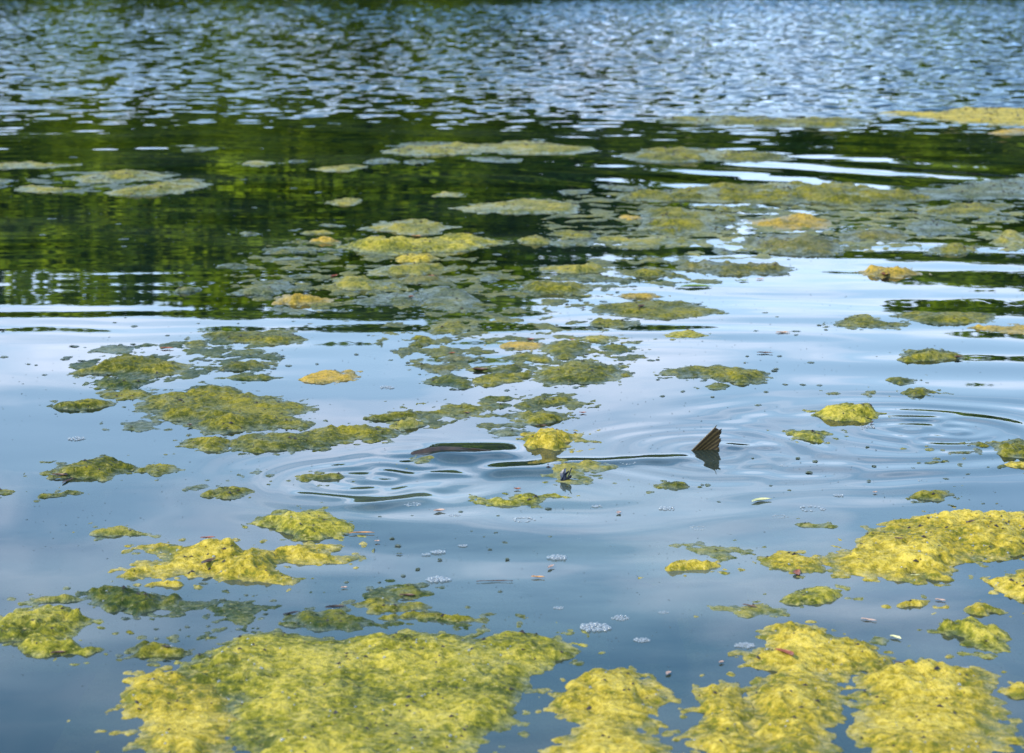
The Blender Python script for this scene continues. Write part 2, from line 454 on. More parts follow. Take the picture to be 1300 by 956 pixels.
TREE_LABEL = ['bright leafy green tree of the far bank, seen only mirrored in the water',
              'full green tree of the far bank, seen only mirrored in the water',
              'dark green tree of the far bank, seen only mirrored in the water']
for k, (px, py, dist, leaf) in enumerate(SKYLINE):
    dist += 45
    tree('broadleaf_tree', px, dist, mirrored_top(dist, py), k % 5, leaf, TREE_LABEL[leaf], 'tree', 'trees of the far bank', wide=1.0)
for k in range(34):      # a second row behind closes the gaps
    px = -2700 + k * 160 + random.uniform(-40, 40)
    top = float(np.interp(px, [p[0] for p in sorted(SKYLINE)], [mirrored_top(169, p[1]) for p in sorted(SKYLINE)])) * random.uniform(0.84, 0.95)
    leaf = (1, 2, 0, 2)[k % 4]
    tree('broadleaf_tree', px, 169 + random.uniform(-2, 4), top, (k * 2 + 1) % 5, leaf, TREE_LABEL[leaf], 'tree', 'trees of the far bank', wide=1.25)
for k in range(48):      # lower growth in front along the water's edge
    px = -2300 + k * 105 + random.uniform(-40, 40)
    tree('waterside_bush', px, 154 + random.uniform(0, 2.5), random.uniform(5.0, 13), (k * 3) % 5, (2, 1, 2, 0)[k % 4],
         'low bushy growth at the far water edge, seen only mirrored', 'bush', 'bushes of the far water edge', trunk=False, wide=1.4)

# ------------------------------------------------------------------ algae
def algae_mat(name, low, mid, high, film, film_amt=0.5, rough=0.5):
    """low: darkest, greener tone, more in hollows, mid/high: paler tones, more on lump tops, film: the slick bubbly skin at the rim."""
    m, nt, N, L, b = material(name)
    geo = N.new('ShaderNodeNewGeometry')
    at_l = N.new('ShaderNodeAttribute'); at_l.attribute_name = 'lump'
    at_w = N.new('ShaderNodeAttribute'); at_w.attribute_name = 'wet'
    def tex(scale, detail, rough=0.6):
        t = N.new('ShaderNodeTexNoise'); t.inputs['Scale'].default_value = scale; t.inputs['Detail'].default_value = detail
        t.inputs['Roughness'].default_value = rough
        L.new(geo.outputs['Position'], t.inputs['Vector']); return t.outputs['Fac']
    def mth(op, a, c):
        n_ = N.new('ShaderNodeMath'); n_.operation = op
        for k, v in enumerate((a, c)):
            if isinstance(v, (int, float)): n_.inputs[k].default_value = v
            else: L.new(v, n_.inputs[k])
        return n_.outputs[0]
    patch, fine, grit = tex(5.5, 4), tex(60, 4), tex(170, 3)
    mott = tex(17, 4)
    f = mth('ADD', mth('ADD', mth('MULTIPLY', mth('SUBTRACT', patch, 0.06), 0.95), mth('MULTIPLY', mott, 0.45)), mth('MULTIPLY', mth('SUBTRACT', fine, 0.5), 1.15))
    f = mth('ADD', f, mth('MULTIPLY', mth('SUBTRACT', at_l.outputs['Fac'], 0.45), 0.22))  # tone follows lump height: darker in the hollows, paler on the tops
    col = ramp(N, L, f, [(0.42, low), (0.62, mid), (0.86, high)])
    # brown decayed threads and grit caught in the filaments
    gm = N.new('ShaderNodeMapRange'); gm.inputs[1].default_value = 0.60; gm.inputs[2].default_value = 0.70
    L.new(grit, gm.inputs[0])
    mg = N.new('ShaderNodeMixRGB'); L.new(mth('MULTIPLY', gm.outputs[0], 0.8), mg.inputs[0])
    L.new(col, mg.inputs[1]); mg.inputs[2].default_value = (0.05, 0.035, 0.015, 1)
    pl = N.new('ShaderNodeMapRange'); pl.inputs[1].default_value = 0.60; pl.inputs[2].default_value = 0.72
    L.new(tex(95, 2), pl.inputs[0])
    mp = N.new('ShaderNodeMixRGB'); L.new(mth('MULTIPLY', pl.outputs[0], 0.6), mp.inputs[0])
    L.new(mg.outputs[0], mp.inputs[1]); mp.inputs[2].default_value = (*[min(1, 0.55 * v + w_) for v, w_ in zip(high, (0.20, 0.16, 0.085))], 1)
    mg = mp
    fm = N.new('ShaderNodeMapRange'); fm.inputs[1].default_value = 0.40; fm.inputs[2].default_value = 0.62
    L.new(tex(30, 3), fm.inputs[0])
    wet = mth('MULTIPLY', mth('MULTIPLY', at_w.outputs['Fac'], fm.outputs[0]), film_amt)
    mf = N.new('ShaderNodeMixRGB'); L.new(wet, mf.inputs[0]); L.new(mg.outputs[0], mf.inputs[1]); mf.inputs[2].default_value = (*film, 1)
    L.new(mf.outputs[0], b.inputs['Base Color'])
    r = mth('SUBTRACT', rough, mth('MULTIPLY', at_w.outputs['Fac'], rough - 0.25))
    L.new(r, b.inputs['Roughness'])
    L.new(mth('ADD', 0.04, mth('MULTIPLY', wet, 0.5)), b.inputs['Specular IOR Level'])
    bp = N.new('ShaderNodeBump'); bp.inputs['Strength'].default_value = 0.9; bp.inputs['Distance'].default_value = 0.009
    hgt = mth('ADD', mth('MULTIPLY', fine, 0.9), mth('MULTIPLY', grit, 0.45))
    L.new(hgt, bp.inputs['Height']); L.new(bp.outputs[0], b.inputs['Normal'])
    return m

FILM = (0.11, 0.135, 0.105)
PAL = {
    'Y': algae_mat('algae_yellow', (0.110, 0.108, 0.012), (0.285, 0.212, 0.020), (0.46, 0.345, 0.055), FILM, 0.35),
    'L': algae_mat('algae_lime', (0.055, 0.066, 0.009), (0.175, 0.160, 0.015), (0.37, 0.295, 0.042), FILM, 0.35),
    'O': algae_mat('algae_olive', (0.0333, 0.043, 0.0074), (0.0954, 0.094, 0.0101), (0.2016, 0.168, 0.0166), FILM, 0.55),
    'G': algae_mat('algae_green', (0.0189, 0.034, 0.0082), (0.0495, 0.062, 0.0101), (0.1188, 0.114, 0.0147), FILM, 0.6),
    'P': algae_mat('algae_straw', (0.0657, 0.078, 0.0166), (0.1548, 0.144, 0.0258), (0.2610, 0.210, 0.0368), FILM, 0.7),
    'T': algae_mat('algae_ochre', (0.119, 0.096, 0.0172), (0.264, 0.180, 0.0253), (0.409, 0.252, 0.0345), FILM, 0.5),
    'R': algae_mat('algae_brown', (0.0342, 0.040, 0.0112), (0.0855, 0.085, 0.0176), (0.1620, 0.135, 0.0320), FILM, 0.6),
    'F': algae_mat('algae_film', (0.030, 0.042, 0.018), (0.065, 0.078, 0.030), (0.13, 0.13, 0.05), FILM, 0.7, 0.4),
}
S3 = 435 / 1300
TILES = {'A': (0, 170, S3), 'B': (435, 170, S3), 'C': (865, 120, S3), 'D': (0, 370, S3), 'E': (435, 370, S3), 'F': (865, 370, S3),
         'G': (0, 620, S3), 'H': (435, 620, S3), 'I': (865, 620, S3), 'J': (780, 210, .2), 'K': (1040, 210, .2), 'N': (340, 270, .2),
         'Q': (520, 390, 280 / 1300), 'S': (980, 500, 320 / 1300), 'V': (360, 560, 280 / 1300), 'X': (0, 0, 1)}
def parse(s):
    pts, t = [], TILES['X']
    for tok in s.split():
        if tok[0].isalpha(): t = TILES[tok[0]]; tok = tok[1:]
        if not tok: continue
        a, c = tok.split(',')
        pts.append((t[0] + float(a) * t[2], t[1] + float(c) * t[2]))
    return pts

HEIGHTS = []         # (x0, y0, res, z grid) of each mat, for laying leaves and specks on top
MAT_AREAS = []
def make_mat(spec):
    pal, H, label, s = spec
    lace = pal.islower(); pal = pal.upper()
    px = np.array(parse(s))
    y0, y1 = px[:, 1].min(), px[:, 1].max()
    lift = H * 0.55 * (y1 - px[:, 1]) / max(y1 - y0, 1)
    P = np.array([at(a, c, l) for (a, c), l in zip(px, lift)])
    for _ in range(1):                                # round the corners
        Q = np.roll(P, -1, 0)
        P = np.stack([0.78 * P + 0.22 * Q, 0.22 * P + 0.78 * Q], 1).reshape(-1, 2)
    depth = P[:, 1].mean()
    if depth > 9.5: H = H * 1.9
    res = min(max(depth * 0.00105, 0.0052), 0.03)
    m = 0.07
    lo, hi = P.min(0) - m, P.max(0) + m
    nx, ny = int((hi[0] - lo[0]) / res) + 2, int((hi[1] - lo[1]) / (res * (1.0 if depth < 6.5 else 1.7))) + 2
    xs, ys = np.linspace(lo[0], hi[0], nx), np.linspace(lo[1], hi[1], ny)
    X0, Y0 = np.meshgrid(xs, ys)
    kf = max(1.0, depth / 9.0)
    ext = kf * min(1.0, 0.35 + 0.8 * min(P[:, 0].max() - P[:, 0].min(), P[:, 1].max() - P[:, 1].min()) / 0.25)
    U, V_ = X0 / kf, Y0 / kf
    X = X0 + ext * (0.045 * noise(U / 0.15, V_ / 0.15, 101) + 0.024 * noise(U / 0.05, V_ / 0.06, 103) + 0.013 * noise(U / 0.022, V_ / 0.03, 105))
    Y = Y0 + ext * (0.060 * noise(U / 0.15, V_ / 0.15, 102) + 0.040 * noise(U / 0.05, V_ / 0.06, 104) + 0.020 * noise(U / 0.022, V_ / 0.03, 106))
    sd2 = np.full(X.shape, 1e9); inside = np.zeros(X.shape, bool)
    Q = np.roll(P, -1, 0)
    for (ax, ay), (bx, by) in zip(P, Q):
        ex, ey = bx - ax, by - ay; l2 = ex * ex + ey * ey + 1e-12
        t = np.clip(((X - ax) * ex + (Y - ay) * ey) / l2, 0, 1)
        sd2 = np.minimum(sd2, (X - ax - t * ex) ** 2 + (Y - ay - t * ey) ** 2)
        c = ((ay > Y) != (by > Y)) & (X < (bx - ax) * (Y - ay) / (by - ay + 1e-12) + ax)
        inside ^= c
    sd = np.sqrt(sd2) * np.where(inside, 1, -1)
    big = max(sd.max(), 0.005)
    seed = len(HEIGHTS) * 7 + 11
    a = min(0.045, 0.55 * big)
    X, Y = X0, Y0
    sd = sd + a * (0.45 * fbm(X / 0.13, Y / 0.16, 5, 3) + 0.35 * noise(X / 0.035, Y / 0.045, 9)) + (0.22 if depth < 6.5 else 0.42) * a
    # crumbs that have broken off the rim
    sd = sd - 0.020 * kf * np.maximum(0, noise(X / (0.03 * kf), Y / (0.04 * kf), 19) + 0.25 * noise(X / 0.013, Y / 0.016, 20)) * (sd < 0.05 * kf)
    isl = 0.020 * (fbm(X / 0.045, Y / 0.06, 13, 2) - 0.55) - 0.10 * np.maximum(0, -sd - 0.035)
    sd = np.where(sd < 0, np.maximum(sd, np.minimum(isl, 0.008)), sd)
    if lace:        # a broken web of bits
        sd = np.minimum(sd, 0.06 * kf * (fbm(X / (0.11 * kf), Y / (0.15 * kf), 27, 4) - 0.12))
    film = pal == 'F' and not lace
    if film or H < 0.009:
        sd = sd - a * 1.1 * np.maximum(0, fbm(X / 0.10, Y / 0.13, 21, 3) - 0.15)
    wx, wy = X + 0.012 * noise(X / 0.03, Y / 0.03, 61), Y + 0.012 * noise(X / 0.03, Y / 0.03, 62)
    k = max(1.0, depth / 8.5)
    wx, wy = wx - 0.005 * noise(X / 0.03, Y / 0.03, 61), wy - 0.005 * noise(X / 0.03, Y / 0.03, 62)
    lump = 0.22 * domes(wx, wy, 0.120 * k, 3) + 0.36 * domes(wx, wy, 0.062 * k, 6) + 0.30 * domes(wx, wy, 0.034 * k, 9) + 0.18 * domes(wx, wy, 0.018 * k, 12)
    var = 0.5 + 0.5 * np.clip(1.6 * fbm(X / 0.19, Y / 0.19, 57, 2), -1, 1)
    lump = lump * (0.62 + 0.5 * var) + 0.10 * (1 - var) * domes(wx, wy, 0.013 * k, 15)
    lump = np.clip(lump, 0, 1.1)
    edge = sstep(0, min(0.11 * k, 0.85 * big), sd)
    thin = sstep(0.05, 0.35, fbm(X / (0.14 * k), Y / (0.18 * k), 23, 3)) * {'Y': 0.0, 'L': 0.15}.get(pal, 0.5 if depth > 9.5 else 0.2)
    Heff = H * min(1.0, 0.45 + big / 0.10)
    undul = 0.75 + 0.5 * np.clip(fbm(X / 0.28, Y / 0.28, 33, 2), -0.8, 0.9)
    Z = np.where(sd > 0, 0.0015 + Heff * (0.12 * np.sqrt(edge) + edge * undul * (1 - 0.85 * thin) * 1.32 * lump), sd * (0.5 + 0.25 * noise(X / 0.05, Y / 0.05, 83)))
    Z += 0.0016 * noise(X / 0.012, Y / 0.013, 71) * (sd > 0) * min(1, H / .012)
    HEIGHTS.append((lo[0], lo[1], xs[1] - xs[0], ys[1] - ys[0], np.where(sd > 0, Z, -1)))
    MAT_AREAS.append((pal, sd, X, Y))
    keep = sd > -0.048 + 0.022 * noise(X / 0.03, Y / 0.04, 84)
    i = np.arange(nx * ny).reshape(ny, nx)
    q = np.stack([i[:-1, :-1], i[:-1, 1:], i[1:, 1:], i[1:, :-1]], -1).reshape(-1, 4)
    q = q[keep.ravel()[q].all(1)]
    u, inv = np.unique(q, return_inverse=True)
    me = mesh_np('algae_mat', np.stack([X, Y, Z], -1).reshape(-1, 3)[u], inv.reshape(-1, 4))
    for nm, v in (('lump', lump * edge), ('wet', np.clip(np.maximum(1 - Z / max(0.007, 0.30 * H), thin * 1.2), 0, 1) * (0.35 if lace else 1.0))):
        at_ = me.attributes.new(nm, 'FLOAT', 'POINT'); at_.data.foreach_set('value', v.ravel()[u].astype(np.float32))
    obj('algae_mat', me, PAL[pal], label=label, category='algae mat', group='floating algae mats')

def surface(x, y):
    z = 0.0
    for (x0, y0, rx, ry, Z) in HEIGHTS:
        c, r = int(round((x - x0) / rx)), int(round((y - y0) / ry))
        if 0 <= r < Z.shape[0] and 0 <= c < Z.shape[1]: z = max(z, Z[r, c])
    return z

MATS = [
 # --- foreground, left and centre
 ('L', 0.027, 'largest lime yellow algae mat, nearest at lower left, left of the big foam disc', 'X245,835 260,815 310,802 350,799 400,801 440,803 490,801 520,796 560,800 600,796 640,791 690,795 725,802 733,812 722,825 690,835 690,852 680,868 650,890 640,930 560,990 400,1000 300,990 285,900 270,872 240,855 225,845'),
 ('G', 0.019, 'dark green algae mat with brown litter right behind the largest lime mat', 'X352,792 385,778 420,770 445,772 462,785 458,796 400,798 370,796'),
 ('Y', 0.022, 'pale yellow algae mat cut by the lower left edge in front of the lime mat', 'G450,735 500,700 600,680 700,685 800,710 870,735 900,790 870,900 840,1100 560,1100 470,850'),
 ('L', 0.027, 'rounded yellow algae lump with a brown leaf on top, nearest at far left', 'G10,608 50,568 130,550 200,562 280,555 330,575 400,605 350,624 250,636 150,642 50,632'),
 ('L', 0.030, 'yellow green algae mat cut by the left edge behind the rounded yellow lump', 'G-40,465 60,432 150,428 220,448 250,475 315,503 280,532 215,562 120,560 60,585 0,592 -40,590'),
 ('P', 0.015, 'narrow straw coloured algae strip bridging the left edge mat and a darker green mat', 'G80,430 140,405 200,390 270,395 335,410 300,425 240,435 160,435 100,445'),
 ('G', 0.022, 'dark green algae mat with a ragged right tail, right of the narrow straw strip', 'G330,430 350,385 430,360 500,380 560,400 640,425 670,435 620,455 520,470 440,460 350,450 280,440'),
 ('F', 0.005, 'thin green algae wisp trailing right of the dark green ragged mat at left', 'G650,455 690,430 730,445 700,465 660,468'),
 ('G', 0.009, 'small flat green algae patch floating between the ragged mat and the lime mat', 'G770,440 830,430 890,435 900,455 850,462 790,450'),
 ('G', 0.008, 'small green algae pad just below the small flat green patch at left', 'G800,495 830,480 880,482 895,493 850,502'),
 ('G', 0.007, 'tiny round green algae pad nearest above the lime mat', 'G830,525 850,515 885,520 870,533 840,533'),
 ('O', 0.019, 'olive algae mat with a dark leaf, left of the largest lime mat', 'G480,610 530,575 600,580 660,590 690,620 700,640 640,655 580,650 560,625 500,615'),
 ('O', 0.009, 'small olive algae pad just behind the mat with a dark leaf at lower left', 'G450,550 490,535 515,550 480,562'),
 ('Y', 0.029, 'large yellow algae mat with red brown leaves at left, behind the lime mat', 'G530,205 600,190 700,185 850,190 930,215 1030,225 1060,210 1150,197 1240,205 1300,225 1310,250 1220,275 1120,285 1060,280 1100,330 1060,355 960,355 850,365 800,340 740,325 600,335 540,320 500,300 540,270 620,250 560,225'),
 ('L', 0.029, 'lumpy yellow green algae mat touching the back of the large yellow mat', 'G1000,110 1050,75 1180,55 1290,65 1270,85 1300,130 1290,180 1230,195 1150,180 1080,155 1010,130'),
 ('Y', 0.017, 'narrow yellow algae strip just in front of the large yellow mat at left', 'G530,375 580,355 640,345 715,352 690,370 600,380'),
 ('P', 0.014, 'flat straw algae patch with a brown bit, left behind the large yellow mat', 'G330,170 400,150 450,143 520,155 580,170 560,182 480,187 430,185 380,175'),
 ('P', 0.005, 'very thin straw algae sliver left of the narrow yellow strip', 'G450,335 490,330 530,335 510,342 470,342'),
 ('L', 0.012, 'flat yellow algae scrap with brown bits, in front of the dark upright scrap', 'H510,62 540,38 620,26 680,15 740,17 790,20 840,24 830,33 760,38 720,50 640,70 580,75'),
 ('O', 0.014, 'slim green algae strip with a twig rim behind the right part of the lime mat', 'H130,490 180,470 240,480 330,472 450,472 520,478 580,490 560,503 450,503 380,512 270,500 190,498'),
 ('O', 0.012, 'thin olive algae strip left of the slim twig rimmed strip', 'H0,425 60,402 130,402 190,412 210,430 300,440 330,458 250,472 180,458 100,455 60,432'),
 ('G', 0.012, 'ragged dark green algae patch behind the thin olive strip', 'H180,362 280,343 320,355 310,380 330,400 280,418 230,423 190,400 230,380'),
 ('Y', 0.024, 'domed yellow algae lump cut by the bottom of the photo right of the lime mat', 'H810,745 880,710 980,680 1080,675 1140,690 1160,722 1180,800 1200,1080 840,1080 850,800'),
 # --- foreground, right
 ('Y', 0.031, 'large ochre yellow algae mat at the right edge dotted with dark specks', 'I560,250 600,200 700,165 800,130 900,95 1000,80 1150,70 1300,80 1400,90 1400,235 1240,243 1150,250 1060,255 1070,280 1020,300 1090,330 1050,345 900,330 880,348 780,345 690,335 600,320 550,300'),
 ('Y', 0.022, 'olive yellow algae lobe joined to the left end of the large ochre mat', 'I290,280 340,250 460,235 510,255 545,268 540,300 520,315 420,310 340,300'),
 ('P', 0.007, 'thin straw algae film floating left of the olive lobe', 'I10,222 60,210 150,215 290,232 285,255 150,263 60,245'),
 ('Y', 0.019, 'small yellow algae mound alone left of the thin straw film', 'X843,722 850,712 875,706 905,710 915,718 880,727 850,727'),
 ('L', 0.022, 'two lobed olive algae mat between the large ochre mat and the foreground yellow mat', 'I380,435 430,378 520,362 590,385 600,405 550,425 540,440 460,448 390,440'),
 ('P', 0.012, 'straw algae patch carrying a brown twig, behind the foreground yellow mat', 'I130,450 200,437 300,442 375,465 360,483 280,478 200,486 150,470'),
 ('Y', 0.031, 'foreground yellow algae mat with a curled red brown leaf at bottom right', 'I225,640 280,590 350,560 350,530 300,515 370,482 480,500 520,525 500,538 560,537 600,552 640,570 700,562 800,610 820,620 740,655 650,668 600,672 600,712 590,770 580,900 560,1080 260,1080 280,830 290,740 330,697 270,680 230,655'),
 ('Y', 0.029, 'foreground yellow algae mat with a dark twig, right neighbour of the curled leaf mat', 'I630,690 680,670 760,650 830,627 930,640 1000,650 1050,652 1100,690 1165,722 1200,800 1210,1080 700,1080 690,820 640,722'),
 ('Y', 0.019, 'flat yellow algae edge cut by the bottom, left of the curled leaf mat', 'I60,738 150,722 270,722 285,745 275,860 240,1060 20,1060 40,830'),
 ('Y', 0.020, 'small round yellow algae mound alone between larger yellow mats at right', 'I820,440 860,420 920,417 955,435 930,455 860,458'),
 ('Y', 0.024, 'rounded yellow algae cap above a green yellow mat at lower right', 'I1060,468 1110,432 1170,422 1230,440 1240,465 1200,485 1120,483'),
 ('L', 0.027, 'bright green yellow algae mat under the rounded yellow cap at lower right', 'I980,515 1070,492 1150,500 1230,530 1250,590 1200,613 1110,590 1010,560'),
 ('Y', 0.027, 'bright yellow algae mat cut by the right edge below the large ochre mat', 'I1160,370 1180,345 1240,325 1195,312 1300,292 1400,300 1400,440 1330,428 1290,425 1240,400'),
 ('P', 0.007, 'thin straw algae patch left of the large ochre mat, near the white curled leaf', 'I430,132 500,120 600,136 590,149 500,147 440,140'),
 ('P', 0.006, 'thin straw film with a cream leaf, behind the foreground yellow mats', 'I715,556 790,560 810,578 780,598 730,588'),
 ('O', 0.020, 'small olive algae mound alone on blue water behind the large ochre mat', 'X1161,628 1175,621 1195,619 1209,625 1200,633 1183,636 1168,632'),
 ('Y', 0.017, 'yellow algae corner cut by the lower right corner of the photo', 'I1240,737 1300,727 1400,730 1400,800 1260,790'),
 # --- left, middle distance
 ('O', 0.029, 'brownish olive algae mat at left, the first above the broad left mat', 'D290,295 360,280 410,260 440,245 560,240 650,255 705,275 690,300 620,315 560,325 430,310 300,305'),
 ('G', 0.020, 'darker green front half of the brownish olive mat at left', 'D340,350 390,330 440,322 560,330 610,322 560,340 500,360 440,378 400,365'),
 ('O', 0.019, 'long low olive algae islet alone below the brownish mat at far left', 'D200,435 240,415 330,405 350,400 410,413 380,430 290,450 230,445'),
 ('O', 0.027, 'broad olive algae mat of many lumps at left centre, largest of the middle distance', 'D510,390 560,372 640,385 720,362 800,352 870,360 920,378 1010,385 1090,412 1160,415 1160,435 1130,445 1185,485 1150,508 1080,510 1020,525 960,510 900,528 800,538 740,530 720,500 700,490 600,468 540,440 560,410'),
 ('O', 0.015, 'low olive algae tail reaching left from the broad many lumped mat', 'D375,390 420,378 500,370 548,377 565,395 530,410 440,406'),
 ('O', 0.020, 'green olive algae lobe below the front left of the broad many lumped mat', 'D700,565 760,542 850,547 880,570 860,595 780,605 720,590'),
 ('O', 0.022, 'long yellow olive algae mat stretching right from under the broad many lumped mat', 'D905,560 960,537 1060,527 1150,532 1200,517 1270,507 1300,515 E90,500 160,522 180,543 100,558 20,550 D1270,570 1230,590 1130,590 1060,598 960,608 915,590'),
 ('O', 0.025, 'olive algae mat with red brown leaf litter on its left tip, alone at left', 'D180,680 240,640 330,628 430,622 520,635 600,650 520,660 440,690 400,712 300,715 200,705'),
 ('O', 0.017, 'small olive algae lump touching the right end of the mat with red brown litter', 'D510,672 580,648 680,652 660,675 590,703 560,693'),
 ('O', 0.010, 'slender olive algae sliver alone below the mat with red brown litter', 'D140,780 200,765 310,755 320,765 240,785 160,792'),
 ('O', 0.010, 'small olive algae scrap cut by the left edge level with the slender sliver', 'D-20,750 60,750 40,765 0,775 -30,775'),
 ('O', 0.019, 'olive algae mat with a dark tip surrounded by ripples left of the fish', 'V40,222 80,202 180,187 260,177 330,182 360,195 300,213 240,238 150,238'),
 ('O', 0.015, 'yellow olive algae scrap in front of the ripples at left', 'D750,767 830,740 900,738 950,755 890,773 810,783'),
 ('F', 0.007, 'thin grey green algae film left of the yellow olive scrap', 'D705,732 780,725 800,738 740,752'),
 ('O', 0.020, 'green algae mat with a domed back, right of the brownish olive mat', 'D790,285 870,265 960,252 1010,255 1030,270 960,298 880,303 820,300'),
 ('G', 0.012, 'flat green algae strip just in front of the green domed mat at left', 'D820,330 900,312 1000,317 1020,325 930,340 860,338'),
 ('T', 0.019, 'golden algae patch alone on pale water left of centre', 'X388,479 402,472 430,470 458,475 448,482 420,485 398,485'),
 ('F', 0.006, 'bluish thin algae film behind the brownish olive mat at left', 'D350,215 410,202 500,207 540,217 450,233 380,228'),
 ('F', 0.009, 'grey green algae film with one yellow lump below the low olive tail', 'D430,535 470,497 560,482 640,490 600,513 520,530'),
 ('G', 0.009, 'thin green algae patch with a yellow left tip, above the green domed mat', 'D830,247 870,227 940,214 1000,217 995,235 900,240 850,253'),
 ('O', 0.019, 'row of three olive algae humps on the edge of the tree reflection at left centre', 'D765,160 800,143 860,157 900,157 1000,142 1060,137 1130,160 1120,185 1060,198 980,190 880,190 850,180 790,180'),
 ('O', 0.010, 'small low olive algae lump in front of the three humped row', 'D700,205 750,182 800,190 780,215 730,218'),
 ('F', 0.006, 'small thin algae wafer above the mat ringed by ripples at left', 'D915,690 960,677 1030,680 980,692 930,703'),
 # --- centre, middle distance
 ('O', 0.019, 'low olive algae strip left of the knobbly green strip in the centre', 'E80,480 150,457 250,450 325,447 325,460 250,478 180,488 100,490'),
 ('O', 0.020, 'knobbly green olive algae strip in the centre, between the low strip and the small pads', 'E330,460 400,427 480,417 530,430 500,458 440,478 370,485'),
 ('P', 0.017, 'straw yellow algae hump in front of the low olive strip at centre', 'E150,492 220,482 330,490 310,510 220,520 170,528'),
 ('G', 0.012, 'small dark green algae cap behind the knobbly green strip', 'E520,405 560,390 640,393 660,402 600,413 550,411'),
 ('G', 0.012, 'dark green algae pad joining the right end of the knobbly green strip', 'E535,430 570,417 635,420 618,443 560,448'),
 ('O', 0.017, 'olive algae wing with a bright right end, right of the dark green pad', 'E640,430 720,407 800,397 850,397 890,410 850,423 760,428 690,438'),
 ('O', 0.019, 'olive algae lump with two knobs behind the yellow clump at centre', 'E640,475 700,452 770,450 800,462 850,472 820,488 770,493 720,498 660,498'),
 ('F', 0.006, 'dark thin algae film under the two knobbed lump', 'E570,505 640,492 700,499 760,500 720,510 600,515'),
 ('Y', 0.032, 'bright yellow algae clump of round lumps behind the back of the fish', 'E685,560 705,537 760,518 860,517 920,527 900,550 850,568 850,588 790,596 740,580 690,575'),
 ('F', 0.006, 'grey thin algae film left of the bright yellow clump', 'E560,527 650,517 730,522 680,548 600,543'),
 ('P', 0.009, 'flat pale green algae raft in front of the fish under a dark upright scrap', 'E690,660 800,643 920,647 990,657 970,673 900,680 890,700 985,700 980,718 880,720 790,716 745,702 790,682 700,672'),
 ('O', 0.015, 'small olive algae lens alone in front of the tail fin', 'X825,616 838,611 858,609 880,613 868,620 840,622'),
 ('P', 0.010, 'small pale algae scrap lying against the dark back of the fish', 'V740,112 800,94 870,97 890,110 800,133 750,133'),
 ('O', 0.025, 'domed dark olive algae mat at centre with a fold in front', 'Q760,375 850,337 980,307 1100,307 1180,340 1215,380 1170,415 1100,443 900,453 760,443 735,420 800,400'),
 ('O', 0.015, 'small olive algae knob just right of the domed dark olive mat', 'Q1215,392 1250,373 1300,378 1295,403 1240,410'),
 ('O', 0.017, 'olive algae mat holding a brown lump, left of the domed dark olive mat', 'Q310,367 400,342 560,337 660,337 640,370 520,383 470,365 380,378'),
 ('O', 0.019, 'long olive algae mat in front of the one holding a brown lump', 'Q390,437 460,407 600,387 700,358 750,370 700,408 620,438 500,453 430,448'),
 ('G', 0.017, 'dark green algae mat with a ragged front, left end of the centre cluster', 'Q90,435 180,402 240,383 290,392 340,420 360,453 300,468 200,458'),
 ('R', 0.012, 'brown grey algae strip at the left tip of the centre cluster', 'Q25,350 80,334 140,346 200,332 290,350 280,368 180,383 100,363'),
 ('R', 0.017, 'dark algae mat with reddish bits at the back left of the centre cluster', 'Q165,312 210,278 280,273 350,296 330,315 230,323'),
 ('O', 0.014, 'pale olive algae patch behind the domed dark olive mat', 'Q600,292 640,267 720,267 830,290 820,328 700,313'),
 ('O', 0.020, 'yellow olive algae mat with a red leaf speck behind the domed dark olive mat', 'Q760,232 850,193 920,183 1000,202 1045,225 1020,268 960,298 880,293 840,257'),
 ('P', 0.012, 'little straw algae pad right behind the yellow olive mat with a red speck', 'Q1040,187 1100,170 1200,167 1225,190 1150,204 1080,199'),
 ('G', 0.012, 'little dark green algae pad right of the yellow olive mat with a red speck', 'Q1120,237 1180,220 1290,232 1280,258 1200,266'),
 ('O', 0.017, 'round olive algae knob at the left end of the tree reflection tip in the centre', 'Q0,192 40,168 110,163 150,180 110,210 50,238 10,235'),
 ('O', 0.017, 'olive algae mat of several knobs at the tip of the tree reflection in the centre', 'Q60,150 140,122 220,88 290,83 360,107 350,148 280,163 180,158 120,163'),
 ('T', 0.014, 'ochre algae patch in the middle of the centre cluster', 'Q520,212 600,192 700,197 750,220 720,248 620,248'),
 ('O', 0.015, 'olive algae strip in front of the long dark mat at right of centre', 'Q1070,97 1130,77 1250,67 1310,72 1300,118 1200,128 1100,113'),
 # --- right, middle distance
 ('O', 0.022, 'long dark olive algae mat with reddish dots right of centre', 'X757,393 768,386 800,380 840,380 880,384 905,389 918,395 895,402 850,404 800,402 765,398'),
 ('T', 0.010, 'pale ochre algae strip behind the long dark olive mat', 'E1045,17 1090,3 1170,7 1200,20 1100,25'),
 ('L', 0.017, 'small bright green yellow algae mat right below the long dark olive mat', 'X840,423 865,419 885,421 894,425 880,429 850,429'),
 ('O', 0.024, 'sloping olive algae mat right of the domed mat, on pale water', 'X838,473 865,463 890,459 920,461 950,467 980,477 965,485 935,482 905,478 870,475'),
 ('G', 0.012, 'tiny dark algae knob in front of the sloping olive mat', 'F95,355 140,342 185,355 160,371 110,369'),
 ('O', 0.009, 'tiny olive algae knob beside the dark knob of the sloping mat', 'F190,346 220,340 250,348 210,354'),
 ('O', 0.019, 'olive algae mat with a flat right tail, left of the long right mat', 'F580,112 640,87 750,87 740,102 860,125 780,138 700,135 650,140 600,130'),
 ('O', 0.020, 'long olive yellow algae mat at right before the tree reflection', 'F800,87 870,72 960,77 1100,70 1200,95 1190,113 1100,123 1000,126 900,115 820,95'),
